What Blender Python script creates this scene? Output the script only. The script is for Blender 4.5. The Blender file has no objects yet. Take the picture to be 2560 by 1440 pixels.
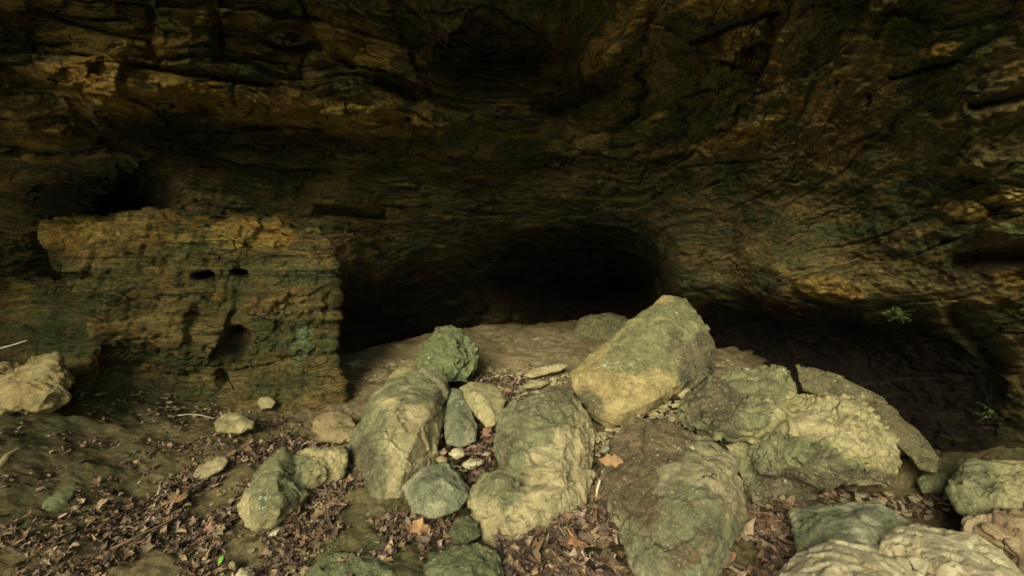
import bpy, bmesh, math, random
import numpy as np
from mathutils import Vector

# ------------------------------------------------------------------ camera, sky, sun, exposure
sc = bpy.context.scene
col = sc.collection
F = 1397.0                                   # focal length in photograph pixels (2560 wide)
PITCH = math.radians(7.3)
CAM = np.array([0.0, 0.0, 1.6])
cd = bpy.data.cameras.new('camera'); cam = bpy.data.objects.new('camera', cd); col.objects.link(cam)
cam.location = CAM; cam.rotation_euler = (math.radians(90) - PITCH, 0, 0)
cd.sensor_width = 36; cd.lens = 36 * F / 2560; cd.clip_start = 0.05; cd.clip_end = 500
sc.camera = cam

SUN_EL, SUN_AZ = 29, 198                     # sun high behind the camera
world = bpy.data.worlds.new('World'); sc.world = world; world.use_nodes = True
wn = world.node_tree.nodes; wl = world.node_tree.links; wn.clear()
wo = wn.new('ShaderNodeOutputWorld'); wb = wn.new('ShaderNodeBackground'); sky = wn.new('ShaderNodeTexSky')
sky.sky_type = 'NISHITA'; sky.sun_disc = False
sky.sun_elevation = math.radians(SUN_EL); sky.sun_rotation = math.radians(SUN_AZ)
tint = wn.new('ShaderNodeMix'); tint.data_type = 'RGBA'; tint.blend_type = 'MULTIPLY'; tint.inputs[0].default_value = 1
tint.inputs[7].default_value = (1.0, 0.93, 0.62, 1)      # daylight filtered by the forest canopy
wl.new(sky.outputs[0], tint.inputs[6]); wl.new(tint.outputs[2], wb.inputs[0]); wb.inputs[1].default_value = 0.15
wl.new(wb.outputs[0], wo.inputs[0])
sd = bpy.data.lights.new('sun', 'SUN'); sun = bpy.data.objects.new('sun', sd); col.objects.link(sun)
sd.energy = 2.0; sd.angle = math.radians(28); sd.color = (1.0, 0.93, 0.74)
_e, _a = math.radians(SUN_EL), math.radians(SUN_AZ)
sdir = Vector((math.sin(_a) * math.cos(_e), math.cos(_a) * math.cos(_e), math.sin(_e)))
sun.rotation_euler = sdir.to_track_quat('Z', 'Y').to_euler(); sun.location = (0, -6, 12)
sc.view_settings.view_transform = 'Standard'; sc.view_settings.look = 'None'
sc.view_settings.exposure = 1.55; sc.view_settings.gamma = 1

# ------------------------------------------------------------------ helpers: pixels to world and back
FW = np.array([0, math.cos(PITCH), -math.sin(PITCH)]); UP = np.array([0, math.sin(PITCH), math.cos(PITCH)])
RT = np.array([1.0, 0, 0])
def at(px, py, d):
    return CAM + d * (FW + (px - 1280) / F * RT - (py - 720) / F * UP)
def ray(px, py):
    return FW + (px - 1280) / F * RT - (py - 720) / F * UP
def proj(P):
    q = P - CAM; d = np.maximum(q @ FW, 0.05)
    return 1280 + F * (q @ RT) / d, 720 - F * (q @ UP) / d

# ------------------------------------------------------------------ noise
_rs = np.random.RandomState(7)
PERM = np.concatenate([_rs.permutation(256)] * 3).astype(np.int32)
G = _rs.normal(size=(256, 3)); G /= np.linalg.norm(G, axis=1)[:, None]; G = G.astype(np.float32)
def perlin(p, seed=0):
    p = np.asarray(p, dtype=np.float32) + np.float32(seed * 17.31 + 100.0)
    i = np.floor(p).astype(np.int32); f = p - i; i &= 255
    w = f * f * f * (f * (f * 6 - 15) + 10)
    out = 0
    for dx in (0, 1):
        wx = w[:, 0] if dx else 1 - w[:, 0]
        a = PERM[i[:, 0] + dx]
        for dy in (0, 1):
            wy = w[:, 1] if dy else 1 - w[:, 1]
            b = PERM[a + i[:, 1] + dy]
            for dz in (0, 1):
                wz = w[:, 2] if dz else 1 - w[:, 2]
                g = G[PERM[b + i[:, 2] + dz]]
                out = out + wx * wy * wz * (g[:, 0] * (f[:, 0] - dx) + g[:, 1] * (f[:, 1] - dy) + g[:, 2] * (f[:, 2] - dz))
    return out * 1.5
def fbm(p, octv=4, seed=0, gain=.5, lac=2.03):
    s = 0; a = 1.0
    for k in range(octv):
        s = s + a * perlin(p * lac ** k, seed + k * 3); a *= gain
    return s
def ridge(p, octv=4, seed=0, gain=.5):
    s = 0; a = 1.0
    for k in range(octv):
        s = s + a * (0.5 - np.abs(perlin(p * 2.03 ** k, seed + k * 3))); a *= gain
    return s
def hsh(a, b=0, c=0):
    v = np.sin(a * 127.1 + b * 311.7 + c * 74.7) * 43758.5453
    return v - np.floor(v)
def sstep(a, b, x):
    t = np.clip((x - a) / (b - a), 0, 1); return t * t * (3 - 2 * t)
def worley(p, seed=0):
    """distance to the nearest and second nearest scattered point, and the nearest cell's hash"""
    p = np.asarray(p, dtype=np.float32); i = np.floor(p); f1 = np.full(len(p), 9.); f2 = f1.copy(); cid = f1.copy()
    for dx in (-1, 0, 1):
        for dy in (-1, 0, 1):
            for dz in (-1, 0, 1):
                c = i + np.array([dx, dy, dz])
                h = [hsh(c[:, 0] + 3.1 * k + seed, c[:, 1], c[:, 2]) for k in range(3)]
                d = np.sqrt((c[:, 0] + h[0] - p[:, 0]) ** 2 + (c[:, 1] + h[1] - p[:, 1]) ** 2 + (c[:, 2] + h[2] - p[:, 2]) ** 2)
                m = d < f1; f2 = np.where(m, f1, np.minimum(f2, d)); f1 = np.where(m, d, f1); cid = np.where(m, h[0], cid)
    return f1, f2, cid
def facets(p, seed=0, warp=.35):
    """piecewise tilted planes over scattered cells: the look of chipped, broken stone"""
    p = np.asarray(p, dtype=np.float32) + warp * np.stack([perlin(p * 1.6, seed + 5), perlin(p * 1.6, seed + 6), perlin(p * 1.6, seed + 7)], -1)
    i = np.floor(p); best = np.full(len(p), 99.); out = np.zeros(len(p))
    for dx in (-1, 0, 1):
        for dy in (-1, 0, 1):
            for dz in (-1, 0, 1):
                c = i + np.array([dx, dy, dz]); h = [hsh(c[:, 0] + 3.1 * k + seed, c[:, 1], c[:, 2]) for k in range(3)]
                o = np.stack([p[:, k] - c[:, k] - h[k] for k in range(3)], -1); d = (o * o).sum(1); m = d < best
                g_ = np.stack([hsh(h[0] * 91 + k, h[1] * 57, seed) - .5 for k in range(3)], -1)
                best = np.where(m, d, best); out = np.where(m, (o * g_).sum(1) * 2 + .35 * (h[2] - .5), out)
    return out
def segdist(px, py, pts):
    """distance in photograph pixels to a polyline"""
    best = np.full(px.shape, 1e9)
    for (x0, y0), (x1, y1) in zip(pts[:-1], pts[1:]):
        L = (x1 - x0) ** 2 + (y1 - y0) ** 2
        t = np.clip(((px - x0) * (x1 - x0) + (py - y0) * (y1 - y0)) / L, 0, 1)
        best = np.minimum(best, np.hypot(px - x0 - t * (x1 - x0), py - y0 - t * (y1 - y0)))
    return best
def blob(px, py, cx, cy, rx, ry, rot=0, soft=.5):
    c, s = math.cos(math.radians(rot)), math.sin(math.radians(rot))
    u = ((px - cx) * c + (py - cy) * s) / rx; v = (-(px - cx) * s + (py - cy) * c) / ry
    return 1 - sstep(1 - soft, 1 + soft, np.sqrt(u * u + v * v))
class TPS:
    def __init__(s, X, y, lam=1e-4):
        s.X = X = np.asarray(X, float); n = len(X); y = np.asarray(y, float)
        K = s.k(X, X) + lam * np.eye(n); P = np.hstack([np.ones((n, 1)), X])
        A = np.block([[K, P], [P.T, np.zeros((3, 3))]])
        s.w = np.linalg.solve(A, np.concatenate([y, np.zeros(3)]))
    def k(s, A, B):
        r2 = (A[:, None, 0] - B[None, :, 0]) ** 2 + (A[:, None, 1] - B[None, :, 1]) ** 2
        return 0.5 * r2 * np.log(r2 + 1e-12)
    def __call__(s, Q):
        out = np.empty(len(Q)); n = len(s.X)
        for a in range(0, len(Q), 50000):
            q = Q[a:a + 50000]; out[a:a + 50000] = s.k(q, s.X) @ s.w[:n] + s.w[n] + q @ s.w[n + 1:]
        return out

# ------------------------------------------------------------------ tagging and mesh making
def tag(o, label=None, cat=None, group=None, kind=None):
    if label: o['label'] = label
    if cat: o['category'] = cat
    if group: o['group'] = group
    if kind: o['kind'] = kind
    return o
def mesh_obj(name, V, Fc, mat, attrs=None, origin=None, smooth=True, parent=None):
    V = np.asarray(V, dtype=np.float64)
    if origin is None: origin = np.zeros(3)
    me = bpy.data.meshes.new(name); Fc = np.asarray(Fc, dtype=np.int32); nv = len(V); nf, k = Fc.shape
    me.vertices.add(nv); me.vertices.foreach_set('co', (V - origin).astype(np.float32).ravel())
    me.loops.add(nf * k); me.loops.foreach_set('vertex_index', Fc.ravel())
    me.polygons.add(nf); me.polygons.foreach_set('loop_start', np.arange(0, nf * k, k, dtype=np.int32))
    me.polygons.foreach_set('loop_total', np.full(nf, k, dtype=np.int32))
    me.update(calc_edges=True); me.validate()
    me.polygons.foreach_set('use_smooth', np.full(len(me.polygons), smooth))
    for an, av in (attrs or {}).items():
        a = me.attributes.new(an, 'FLOAT', 'POINT'); a.data.foreach_set('value', np.asarray(av, dtype=np.float32))
    me.materials.append(mat)
    o = bpy.data.objects.new(name, me); col.objects.link(o); o.location = origin
    if parent: o.parent = parent
    return o
def normals_of(V, Fc):
    n = np.zeros_like(V)
    if Fc.shape[1] == 4: fn = np.cross(V[Fc[:, 2]] - V[Fc[:, 0]], V[Fc[:, 3]] - V[Fc[:, 1]])
    else: fn = np.cross(V[Fc[:, 1]] - V[Fc[:, 0]], V[Fc[:, 2]] - V[Fc[:, 0]])
    for k in range(Fc.shape[1]):
        for c in range(3): n[:, c] += np.bincount(Fc[:, k], fn[:, c], len(V))
    return n / np.maximum(np.linalg.norm(n, axis=1), 1e-12)[:, None]

# ------------------------------------------------------------------ materials
class NT:
    def __init__(s, name, rough=.9, spec=.25):
        s.m = bpy.data.materials.new(name); s.m.use_nodes = True; s.t = s.m.node_tree; s.n = s.t.nodes; s.l = s.t.links
        s.b = s.n['Principled BSDF']; s.b.inputs['Roughness'].default_value = rough
        s.b.inputs['Specular IOR Level'].default_value = spec
        s.geo = s.n.new('ShaderNodeNewGeometry').outputs['Position']
    def put(s, sock, v):
        if isinstance(v, (int, float)): sock.default_value = v
        elif isinstance(v, tuple): sock.default_value = v if len(v) == len(sock.default_value) else (*v, 1)
        else: s.l.new(v, sock)
    def attr(s, name):
        a = s.n.new('ShaderNodeAttribute'); a.attribute_name = name; return a.outputs['Fac']
    def attrc(s, name):
        a = s.n.new('ShaderNodeAttribute'); a.attribute_name = name; return a.outputs['Color']
    def scale(s, v, sc_):
        m = s.n.new('ShaderNodeVectorMath'); m.operation = 'MULTIPLY'; s.l.new(v, m.inputs[0]); m.inputs[1].default_value = sc_
        return m.outputs[0]
    def noise(s, scale, detail=6, rough=.6, dist=0, vec=None, lo=0, hi=1):
        t = s.n.new('ShaderNodeTexNoise'); t.inputs['Scale'].default_value = scale; t.inputs['Detail'].default_value = detail
        t.inputs['Roughness'].default_value = rough; t.inputs['Distortion'].default_value = dist
        s.l.new(vec if vec is not None else s.geo, t.inputs['Vector'])
        return t.outputs[0] if (lo, hi) == (0, 1) else s.ramp(t.outputs[0], lo, hi)
    def noise_c(s, scale):
        t = s.n.new('ShaderNodeTexNoise'); t.inputs['Scale'].default_value = scale; t.inputs['Detail'].default_value = 6; s.l.new(s.geo, t.inputs['Vector']); return t.outputs[1]
    def vor(s, scale, feature='F1', vec=None, rnd=1):
        t = s.n.new('ShaderNodeTexVoronoi'); t.feature = feature; t.inputs['Scale'].default_value = scale
        t.inputs['Randomness'].default_value = rnd
        s.l.new(vec if vec is not None else s.geo, t.inputs['Vector']); return t.outputs[0]
    def ramp(s, v, a, b, smooth=True):
        r = s.n.new('ShaderNodeMapRange'); r.interpolation_type = 'SMOOTHSTEP' if smooth else 'LINEAR'
        s.l.new(v, r.inputs[0]); r.inputs[1].default_value = a; r.inputs[2].default_value = b; return r.outputs[0]
    def math(s, op, a, b=0.):
        m = s.n.new('ShaderNodeMath'); m.operation = op; s.put(m.inputs[0], a); s.put(m.inputs[1], b); return m.outputs[0]
    def mix(s, f, a, b, mode='MIX'):
        m = s.n.new('ShaderNodeMix'); m.data_type = 'RGBA'; m.blend_type = mode; m.clamp_factor = True
        s.put(m.inputs[0], f); s.put(m.inputs[6], a); s.put(m.inputs[7], b); return m.outputs[2]
    def bump(s, h, strength, dist, prev=None):
        b = s.n.new('ShaderNodeBump'); b.inputs['Strength'].default_value = strength; b.inputs['Distance'].default_value = dist
        s.l.new(h, b.inputs['Height'])
        if prev is not None: s.l.new(prev, b.inputs['Normal'])
        return b.outputs[0]
    def done(s, colr, nrm=None):
        s.put(s.b.inputs['Base Color'], colr)
        if nrm is not None: s.l.new(nrm, s.b.inputs['Normal'])
        return s.m

def mat_bedrock(name):
    m = NT(name, .95, .06)
    sx = m.n.new('ShaderNodeSeparateXYZ'); m.l.new(m.geo, sx.inputs[0]); cx_ = m.n.new('ShaderNodeCombineXYZ')
    m.l.new(sx.outputs[0], cx_.inputs[0]); m.l.new(sx.outputs[1], cx_.inputs[1])
    m.l.new(m.math('MULTIPLY', m.attr('bedz'), 5.0), cx_.inputs[2]); bed = cx_.outputs[0]
    base = m.mix(m.noise(2.2, 8, .65, .4, bed, .36, .64), (.110, .075, .027), (.40, .275, .092))       # brown to tan beds
    base = m.mix(m.math('MULTIPLY', m.noise(5, 7, .7, .6, bed, .50, .66), .75), base, (.035, .030, .014))
    base = m.mix(m.math('MULTIPLY', m.noise(1.7, 6, .65, .3, m.scale(m.geo, (1.1, 1.1, 2.2)), .43, .60), .82), base, (.036, .080, .022))   # algae
    base = m.mix(m.math('MULTIPLY', m.noise(3.1, 6, .65, .8, bed, .54, .68), .75), base, (.19, .070, .020))    # rust
    och = m.ramp(m.math('ADD', m.attr('ochre'), m.math('MULTIPLY', m.math('SUBTRACT', m.noise(4.5, 9, .75, .6, bed), .5), 2.2)), .30, .72)
    fresh = m.mix(m.noise(7, 8, .75, .4, bed, .32, .62), (.32, .19, .036), m.mix(m.noise(3.3, 6, .7, 0, None, .4, .6), (.56, .30, .055), (.74, .54, .15)))
    base = m.mix(och, base, fresh)
    base = m.mix(m.math('MULTIPLY', m.attr('moss'), m.noise(14, 7, .75, .3, None, .42, .6)), base, (.055, .13, .045))
    base = m.mix(m.math('MULTIPLY', m.attr('lichen'), m.noise(22, 7, .75, 0, None, .42, .6)), base, (.20, .40, .20))
    base = m.mix(m.noise(38, 7, .8, 0, m.scale(m.geo, (1, 1, 1.8)), .30, .7), m.mix(.72, base, (.004, .004, .003)), m.mix(.14, base, (.6, .50, .24)))
    base = m.mix(m.math('MULTIPLY', m.attr('recess_shade'), .92), base, (.010, .008, .006))  # shade of hollows and undercuts painted into the rock colour
    ck = m.vor(3.2, 'DISTANCE_TO_EDGE', m.mix(.16, bed, m.noise_c(6)))
    base = m.mix(m.math('MULTIPLY', m.ramp(ck, .028, .004), m.noise(2.6, 3, .5, 0, None, .45, .6)), base, (.010, .009, .006))
    lv = m.n.new('ShaderNodeCombineXYZ'); m.l.new(m.math('MULTIPLY', sx.outputs[0], .9), lv.inputs[0]); m.l.new(m.math('MULTIPLY', sx.outputs[1], .9), lv.inputs[1])
    m.l.new(m.math('MULTIPLY', m.attr('bedz'), 30.), lv.inputs[2])
    lam = m.noise(1.0, 7, .72, .5, lv.outputs[0])
    base = m.mix(m.math('MULTIPLY', m.ramp(lam, .46, .36), m.noise(1.6, 4, .6, 0, None, .38, .55)), base, m.mix(.72, base, (.006, .006, .004)))
    base = m.mix(m.math('MULTIPLY', m.ramp(lam, .56, .66), .45), base, m.mix(.5, base, (.50, .38, .15)))
    base = m.mix(m.math('MULTIPLY', m.attr('recess_shade'), .8), base, (.010, .008, .006))  # same painted shade again, over the cracks and bed lines
    n1 = m.bump(m.noise(9, 9, .75, .5, bed), 1, .06, m.bump(lam, 1, .05))
    n2 = m.bump(m.noise(40, 8, .8, 0, m.scale(m.geo, (1, 1, 2.2))), 1, .03, n1)
    return m.done(base, n2)

def mat_rock(name, pale=(.42, .37, .19), mid=(.27, .22, .09), green=(.12, .16, .07), g=.5, dark=.3, rust=.0, seed=0., stain=((.030, .034, .020), (.105, .085, .045))):
    m = NT(name)
    off = m.n.new('ShaderNodeVectorMath'); off.operation = 'ADD'; m.l.new(m.geo, off.inputs[0]); off.inputs[1].default_value = (seed, seed * 1.7, seed * .6)
    p = off.outputs[0]
    base = m.mix(m.noise(5, 8, .68, .5, p, .36, .64), mid, pale)
    gm = m.math('ADD', m.noise(4.2, 9, .78, .5, p), m.math('MULTIPLY', m.attr('green'), .40))
    base = m.mix(m.math('MULTIPLY', m.ramp(gm, .66 - .3 * g, .88 - .3 * g), .85), base, m.mix(m.noise(9, 8, .75, .3, p, .35, .65), m.mix(.6, green, (.025, .04, .015)), m.mix(.12, green, pale)))
    if rust: base = m.mix(m.math('MULTIPLY', m.noise(3.4, 7, .65, .8, p, .62 - .22 * rust, .78 - .22 * rust), .9), base, (.13, .065, .022))
    base = m.mix(m.math('MULTIPLY', m.noise(7, 9, .75, .3, p, .66 - .22 * dark, .84 - .22 * dark), .8), base, (.035, .040, .022))
    base = m.mix(m.ramp(m.math('ADD', m.attr('stain'), m.math('MULTIPLY', m.math('SUBTRACT', m.noise(6, 8, .75, .4, p), .5), 1.8)), .20, .62), base, m.mix(m.noise(10, 8, .75, 0, p, .35, .65), *stain))
    base = m.mix(m.noise(11, 9, .8, .6, p, .34, .60), m.mix(.38, base, (.03, .03, .014)), m.mix(.12, base, (.60, .52, .28)))
    base = m.mix(m.math('MULTIPLY', m.noise(48, 7, .85, 0, p, .50, .66), .8), base, m.mix(.75, base, (.012, .012, .007)))
    base = m.mix(m.math('MULTIPLY', m.noise(75, 4, .75, 0, p, .55, .68), .5), base, (.55, .50, .30))
    sp_ = m.vor(26, 'F1', m.mix(.04, p, m.noise_c(30)))
    base = m.mix(m.math('MULTIPLY', m.ramp(sp_, .30, .20), m.noise(3.0, 5, .7, 0, p, .56, .64)), base, (.42, .46, .32))
    ck = m.vor(5.5, 'DISTANCE_TO_EDGE', m.mix(.22, p, m.noise_c(5)))
    base = m.mix(m.math('MULTIPLY', m.ramp(ck, .020, .003), m.noise(4, 4, .6, 0, p, .56, .64)), base, (.012, .011, .007))
    n1 = m.bump(m.noise(12, 10, .78, .5, p), 1, .022)
    n2 = m.bump(m.noise(60, 8, .85, 0, p), 1, .010, n1)
    return m.done(base, n2)

def mat_ground(name):
    m = NT(name, .95, .05)
    base = m.mix(m.noise(3, 8, .65, .3, None, .35, .65), (.13, .105, .046), (.27, .215, .10))
    base = m.mix(m.math('MULTIPLY', m.noise(2.3, 7, .7, .5, None, .50, .66), .7), base, (.075, .092, .036))
    sand = m.mix(m.noise(7, 9, .75, .3, None, .35, .65), (.24, .185, .088), (.47, .375, .21))
    base = m.mix(m.math('MULTIPLY', m.attr('sand'), m.noise(6, 7, .7, .3, None, .22, .48)), base, sand)
    base = m.mix(m.math('MULTIPLY', m.attr('moss'), m.noise(9, 8, .75, .3, None, .38, .6)), base, (.075, .105, .035))
    base = m.mix(m.attr('gravel'), base, m.mix(m.noise(12, 8, .7), (.38, .34, .25), (.58, .53, .40)))  # pale ground out of view, added to bounce light
    base = m.mix(m.noise(45, 8, .8, 0, None, .34, .66), m.mix(.5, base, (.008, .007, .004)), m.mix(.14, base, (.45, .38, .22)))
    base = m.mix(m.math('MULTIPLY', m.attr('floor_shade'), .93), base, (.012, .010, .007))  # painted shade on the floor of the undercut and cave mouth
    n1 = m.bump(m.noise(14, 9, .8, .3), 1, .05)
    n2 = m.bump(m.noise(70, 7, .85), 1, .014, n1)
    return m.done(base, n2)

def mat_leaf(name):
    m = NT(name, .8)
    base = m.mix(.55, m.attrc('tone'), m.mix(m.noise(30, 5, .7, 0, None, .3, .7), (.5, .5, .5), (1, 1, 1)), 'MULTIPLY')
    return m.done(base, m.bump(m.noise(60, 5, .6), .5, .004))
def mat_plain(name, a, b, scale=25, rough=.85):
    m = NT(name, rough)
    return m.done(m.mix(m.noise(scale, 7, .7, 0, None, .3, .7), a, b), m.bump(m.noise(scale * 2, 6, .7), .6, .005))

M_BED = mat_bedrock('bedrock'); M_GROUND = mat_ground('cave_soil'); M_LEAF = mat_leaf('dead_leaf')

# ------------------------------------------------------------------ ground
GC = [(1280,1440,2.45),(640,1440,2.4),(0,1440,2.25),(2560,1440,2.6),(1900,1440,2.5),(1280,1200,3.1),(1280,1000,4.0),(1300,835,5.4),
      (1500,850,5.3),(1000,872,5.2),(900,950,4.5),(600,1000,4.2),(300,950,3.9),(100,900,3.7),(0,1050,3.0),(0,1250,2.5),
      (300,1200,2.9),(600,1200,3.05),(900,1200,3.05),(600,1080,3.6),(1800,900,4.9),(2000,1000,4.2),(2300,1200,3.15),
      (2560,1200,2.9),(2000,1300,2.85),(1650,1100,3.5),(-400,1200,2.3),(-300,950,3.0),(3000,1300,2.5)]
_g = np.array([at(*c) for c in GC])
_g = np.vstack([_g, [[0,0,-.05],[-3,0,.15],[3,0,-.1],[0,-3,-.2],[-4,-3,0],[4,-3,-.2],[0,8,.5],[-5,8,.6],[5,8,.5],[-6,4,.8],[5,4,.3],[7,0,0],[-7,0,.4]]])
_gt = TPS(_g[:, :2], _g[:, 2], 1e-3)
def ground_z(x, y, detail=True):
    x = np.asarray(x, float); y = np.asarray(y, float)
    q = np.stack([np.clip(x, -6, 6), np.clip(y, -3, 8)], -1)
    z = _gt(q)
    yc = np.interp(x, [-2.0, -1.5, -1.0, -.2, .4, 1.2, 2.0], [5.0, 5.0, 5.25, 5.75, 5.85, 5.5, 5.0]) + .35 * perlin(np.stack([x * 1.3, x * 0, x * 0], -1), 88)      # the sand mound falls away behind its crest
    z = z - .32 * np.clip(y - yc, 0, 2.5) * sstep(-2.4, -1.6, x) 
    z = z + 0.20 * np.clip(-y - 9, 0, 60) * (y < -9)            # unseen bank behind the camera, added to cut low light
    if detail:
        p = np.stack([x, y, x * 0], -1)
        z = z + .045 * fbm(p * 1.6, 3, 2) + .032 * fbm(p * 5, 4, 5) + .022 * ridge(p * 13, 5, 9)
        z = z + .6 * fbm(p * .25, 2, 4) * sstep(4, 12, np.hypot(x, y + 1)) * (y < 3)
    return z
def axis(lo, hi, step, out, n, g=1.16):
    core = np.arange(lo, hi, step); a = step; left = []; right = []; l, r = lo, hi
    while l > -out: a *= g; l -= a; left.append(l)
    a = step; r = core[-1]
    while r < out: a *= g; r += a; right.append(r)
    return np.concatenate([left[::-1], core, right])
gx = axis(-4.4, 4.4, .016, 70, 0); gy = axis(1.6, 7.4, .016, 70, 0)
X, Y = np.meshgrid(gx, gy); shp = X.shape; X = X.ravel(); Y = Y.ravel()
Z = ground_z(X, Y); V = np.stack([X, Y, Z], -1)
def gridfaces(r, c):
    i = np.arange(r * c).reshape(r, c)
    return np.stack([i[:-1, :-1].ravel(), i[:-1, 1:].ravel(), i[1:, 1:].ravel(), i[1:, :-1].ravel()], -1)
px, py = proj(V)
sand = np.maximum.reduce([blob(px, py, 1150, 900, 380, 130, 0), blob(px, py, 880, 990, 160, 110, -30), blob(px, py, 1830, 905, 150, 60, 15), blob(px, py, 560, 1440, 340, 70, 0)*.3]) * (Y > 0)
moss = np.maximum.reduce([blob(px, py, 150, 1240, 300, 90, -20) * .55, blob(px, py, 200, 1080, 330, 60, -15) * .4, blob(px, py, 1000, 1400, 250, 100, 0)]) * (Y > 0)
moss = np.where(Y < -14, .8, moss); bounce_bed = sstep(.6, -.2, Y) * sstep(-16, -12, Y)  # added out of view: green bank, pale ground bouncing light to the ceiling
ground = mesh_obj('ground', V, gridfaces(*shp), M_GROUND, {'sand': sand, 'moss': moss, 'gravel': bounce_bed, 'floor_shade': np.maximum(blob(px, py, 2150, 980, 330, 90, 24), blob(px, py, 1300, 740, 500, 70, 0)) * (Y > 0)}); tag(ground, kind='structure')  # undercut floor and ground behind the crest painted dark as shade
def hit(px_, py_, dmin=1.5):
    """depth at which the line of sight meets the ground"""
    r = ray(px_, py_); ds = np.linspace(dmin, 9, 700); P = CAM + ds[:, None] * r
    b = np.where(P[:, 2] < ground_z(P[:, 0], P[:, 1], False))[0]
    return float(ds[b[0]]) if len(b) else 9.0

# ------------------------------------------------------------------ rock shelter: walls and overhang
SC = [ # photograph position, depth in metres
 (0,-500,2.1),(640,-500,2.3),(1280,-500,2.3),(1900,-500,2.0),(2560,-500,1.7),
 (0,-200,2.9),(640,-200,3.0),(1280,-200,3.2),(1900,-200,2.6),(2560,-200,1.9),
 (0,0,3.3),(400,0,3.35),(800,0,3.6),(1100,0,3.9),(1300,0,3.9),(1480,0,3.5),(1700,0,3.1),(2100,0,2.55),(2560,0,2.1),
 (0,150,3.45),(300,150,3.45),(700,150,3.75),(950,150,3.9),(1200,150,4.7),(1350,150,4.6),(1470,150,3.85),(1700,150,3.7),(2100,150,2.85),(2560,150,2.2),
 (0,280,3.65),(180,280,3.7),(300,270,3.55),(600,280,3.8),(900,300,4.0),(1050,300,4.15),(1200,280,4.3),(1320,280,4.2),(1450,280,4.7),(1700,280,4.3),(2000,280,3.35),(2300,280,2.75),(2560,280,2.3),
 (0,350,3.8),(180,350,3.9),(300,350,4.2),(600,350,4.5),(900,350,4.6),(1200,360,4.8),(1500,360,5.0),(1750,360,4.4),(2100,360,3.3),(2560,360,2.4),
 (0,430,4.3),(150,430,5.0),(300,430,5.3),(380,440,4.9),(700,450,4.9),(1000,450,5.1),(1300,450,5.4),(1600,450,5.2),(1900,450,4.1),(2200,450,3.3),(2560,450,2.5),
 (0,530,5.0),(230,520,6.0),(450,540,4.5),(800,540,4.8),(1100,530,5.4),(1400,540,5.6),(1650,530,5.2),(1900,530,4.25),(2200,530,3.45),(2560,530,2.6),
 (0,620,5.2),(400,620,4.9),(800,620,4.95),(1000,610,5.6),(1200,600,5.9),(1350,590,6.1),(1500,600,6.2),(1600,600,5.8),(1650,620,5.3),(1800,620,4.75),(2100,620,3.8),(2560,620,2.7),
 (0,700,5.0),(400,700,5.0),(830,690,4.95),(1000,680,5.9),(1250,670,6.9),(1500,680,8.4),(1620,690,7.6),(1655,700,5.4),(1720,700,5.1),(1900,700,4.25),(2100,700,3.65),(2300,700,3.2),(2560,700,2.75),
 (1680,760,5.6),(1800,750,5.1),(1950,755,4.15),(2150,765,3.6),(2350,775,3.2),(2560,770,2.85),
 (820,800,5.05),(1000,800,6.2),(1250,800,6.9),(1450,800,7.8),(1600,800,7.4),(1750,820,5.9),(1900,820,5.2),(2100,830,4.4),(2230,850,3.95),(2400,850,3.35),(2560,850,2.95),
 (800,920,5.8),(1250,920,7.2),(1700,920,6.0),(1900,920,4.85),(2100,920,4.25),(2280,940,3.75),(2430,950,3.4),(2560,950,3.0),
 (2100,1050,3.95),(2300,1050,3.5),(2440,1050,3.25),(2560,1050,3.0),(2300,1200,3.25),(2560,1200,3.1),
 (0,1000,5.0),(600,1000,6.4),(0,1440,5.0),(600,1440,6),(1280,1440,6.8),(1900,1440,5.6),(2560,1440,3.1),
 (-600,-300,2.4),(-600,0,2.6),(-600,300,2.8),(-600,600,3.4),(-600,1000,3.4),(-600,1440,3.4),(-250,430,3.6),(-250,530,4.2),(-250,200,3.2),(-250,750,4.2),
 (3200,-300,1.6),(3200,0,1.75),(3200,300,1.9),(3200,600,2.1),(3200,1000,2.2),(3200,1440,2.3)]
CEN = np.array([0.0, -0.2, 1.6])
sp = [at(*c) for c in SC]
for zz in (-1.5, -.5, .8, 2.0, 3.2, 4.2):
    k = 0 if zz < 2.5 else (zz - 2.5) * .35
    sp += [np.array([-4.6 + k, .2, zz]), np.array([-5.2 + k, -1.5, zz]), np.array([3.3 - k, .2, zz]), np.array([3.9 - k, -1.5, zz])]
sp += [np.array([x, y, 4.1]) for x, y in ((-2.5, .6), (0, .9), (2, .5))]
sp = np.array(sp) - CEN
th = np.arctan2(sp[:, 0], sp[:, 1]); ph = np.arctan2(sp[:, 2], np.hypot(sp[:, 0], sp[:, 1])); R_ = np.linalg.norm(sp, axis=1)
shell = TPS(np.stack([th, ph], -1), np.log(R_), 3e-4)
D = math.radians
tha = np.concatenate([np.linspace(D(-115), D(-51), 90)[:-1], np.linspace(D(-51), D(51), 900), np.linspace(D(51), D(115), 90)[1:]])
pha = np.concatenate([np.linspace(D(-40), D(-22), 30)[:-1], np.linspace(D(-22), D(30), 560), np.linspace(D(30), D(58), 60)[1:]])
TH, PH = np.meshgrid(tha, pha); shp = TH.shape; TH = TH.ravel(); PH = PH.ravel()
R0 = np.exp(shell(np.stack([TH, PH], -1)))
DIR = np.stack([np.sin(TH) * np.cos(PH), np.cos(TH) * np.cos(PH), np.sin(PH)], -1)
P0 = CEN + DIR * R0[:, None]
px, py = proj(P0)
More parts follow.
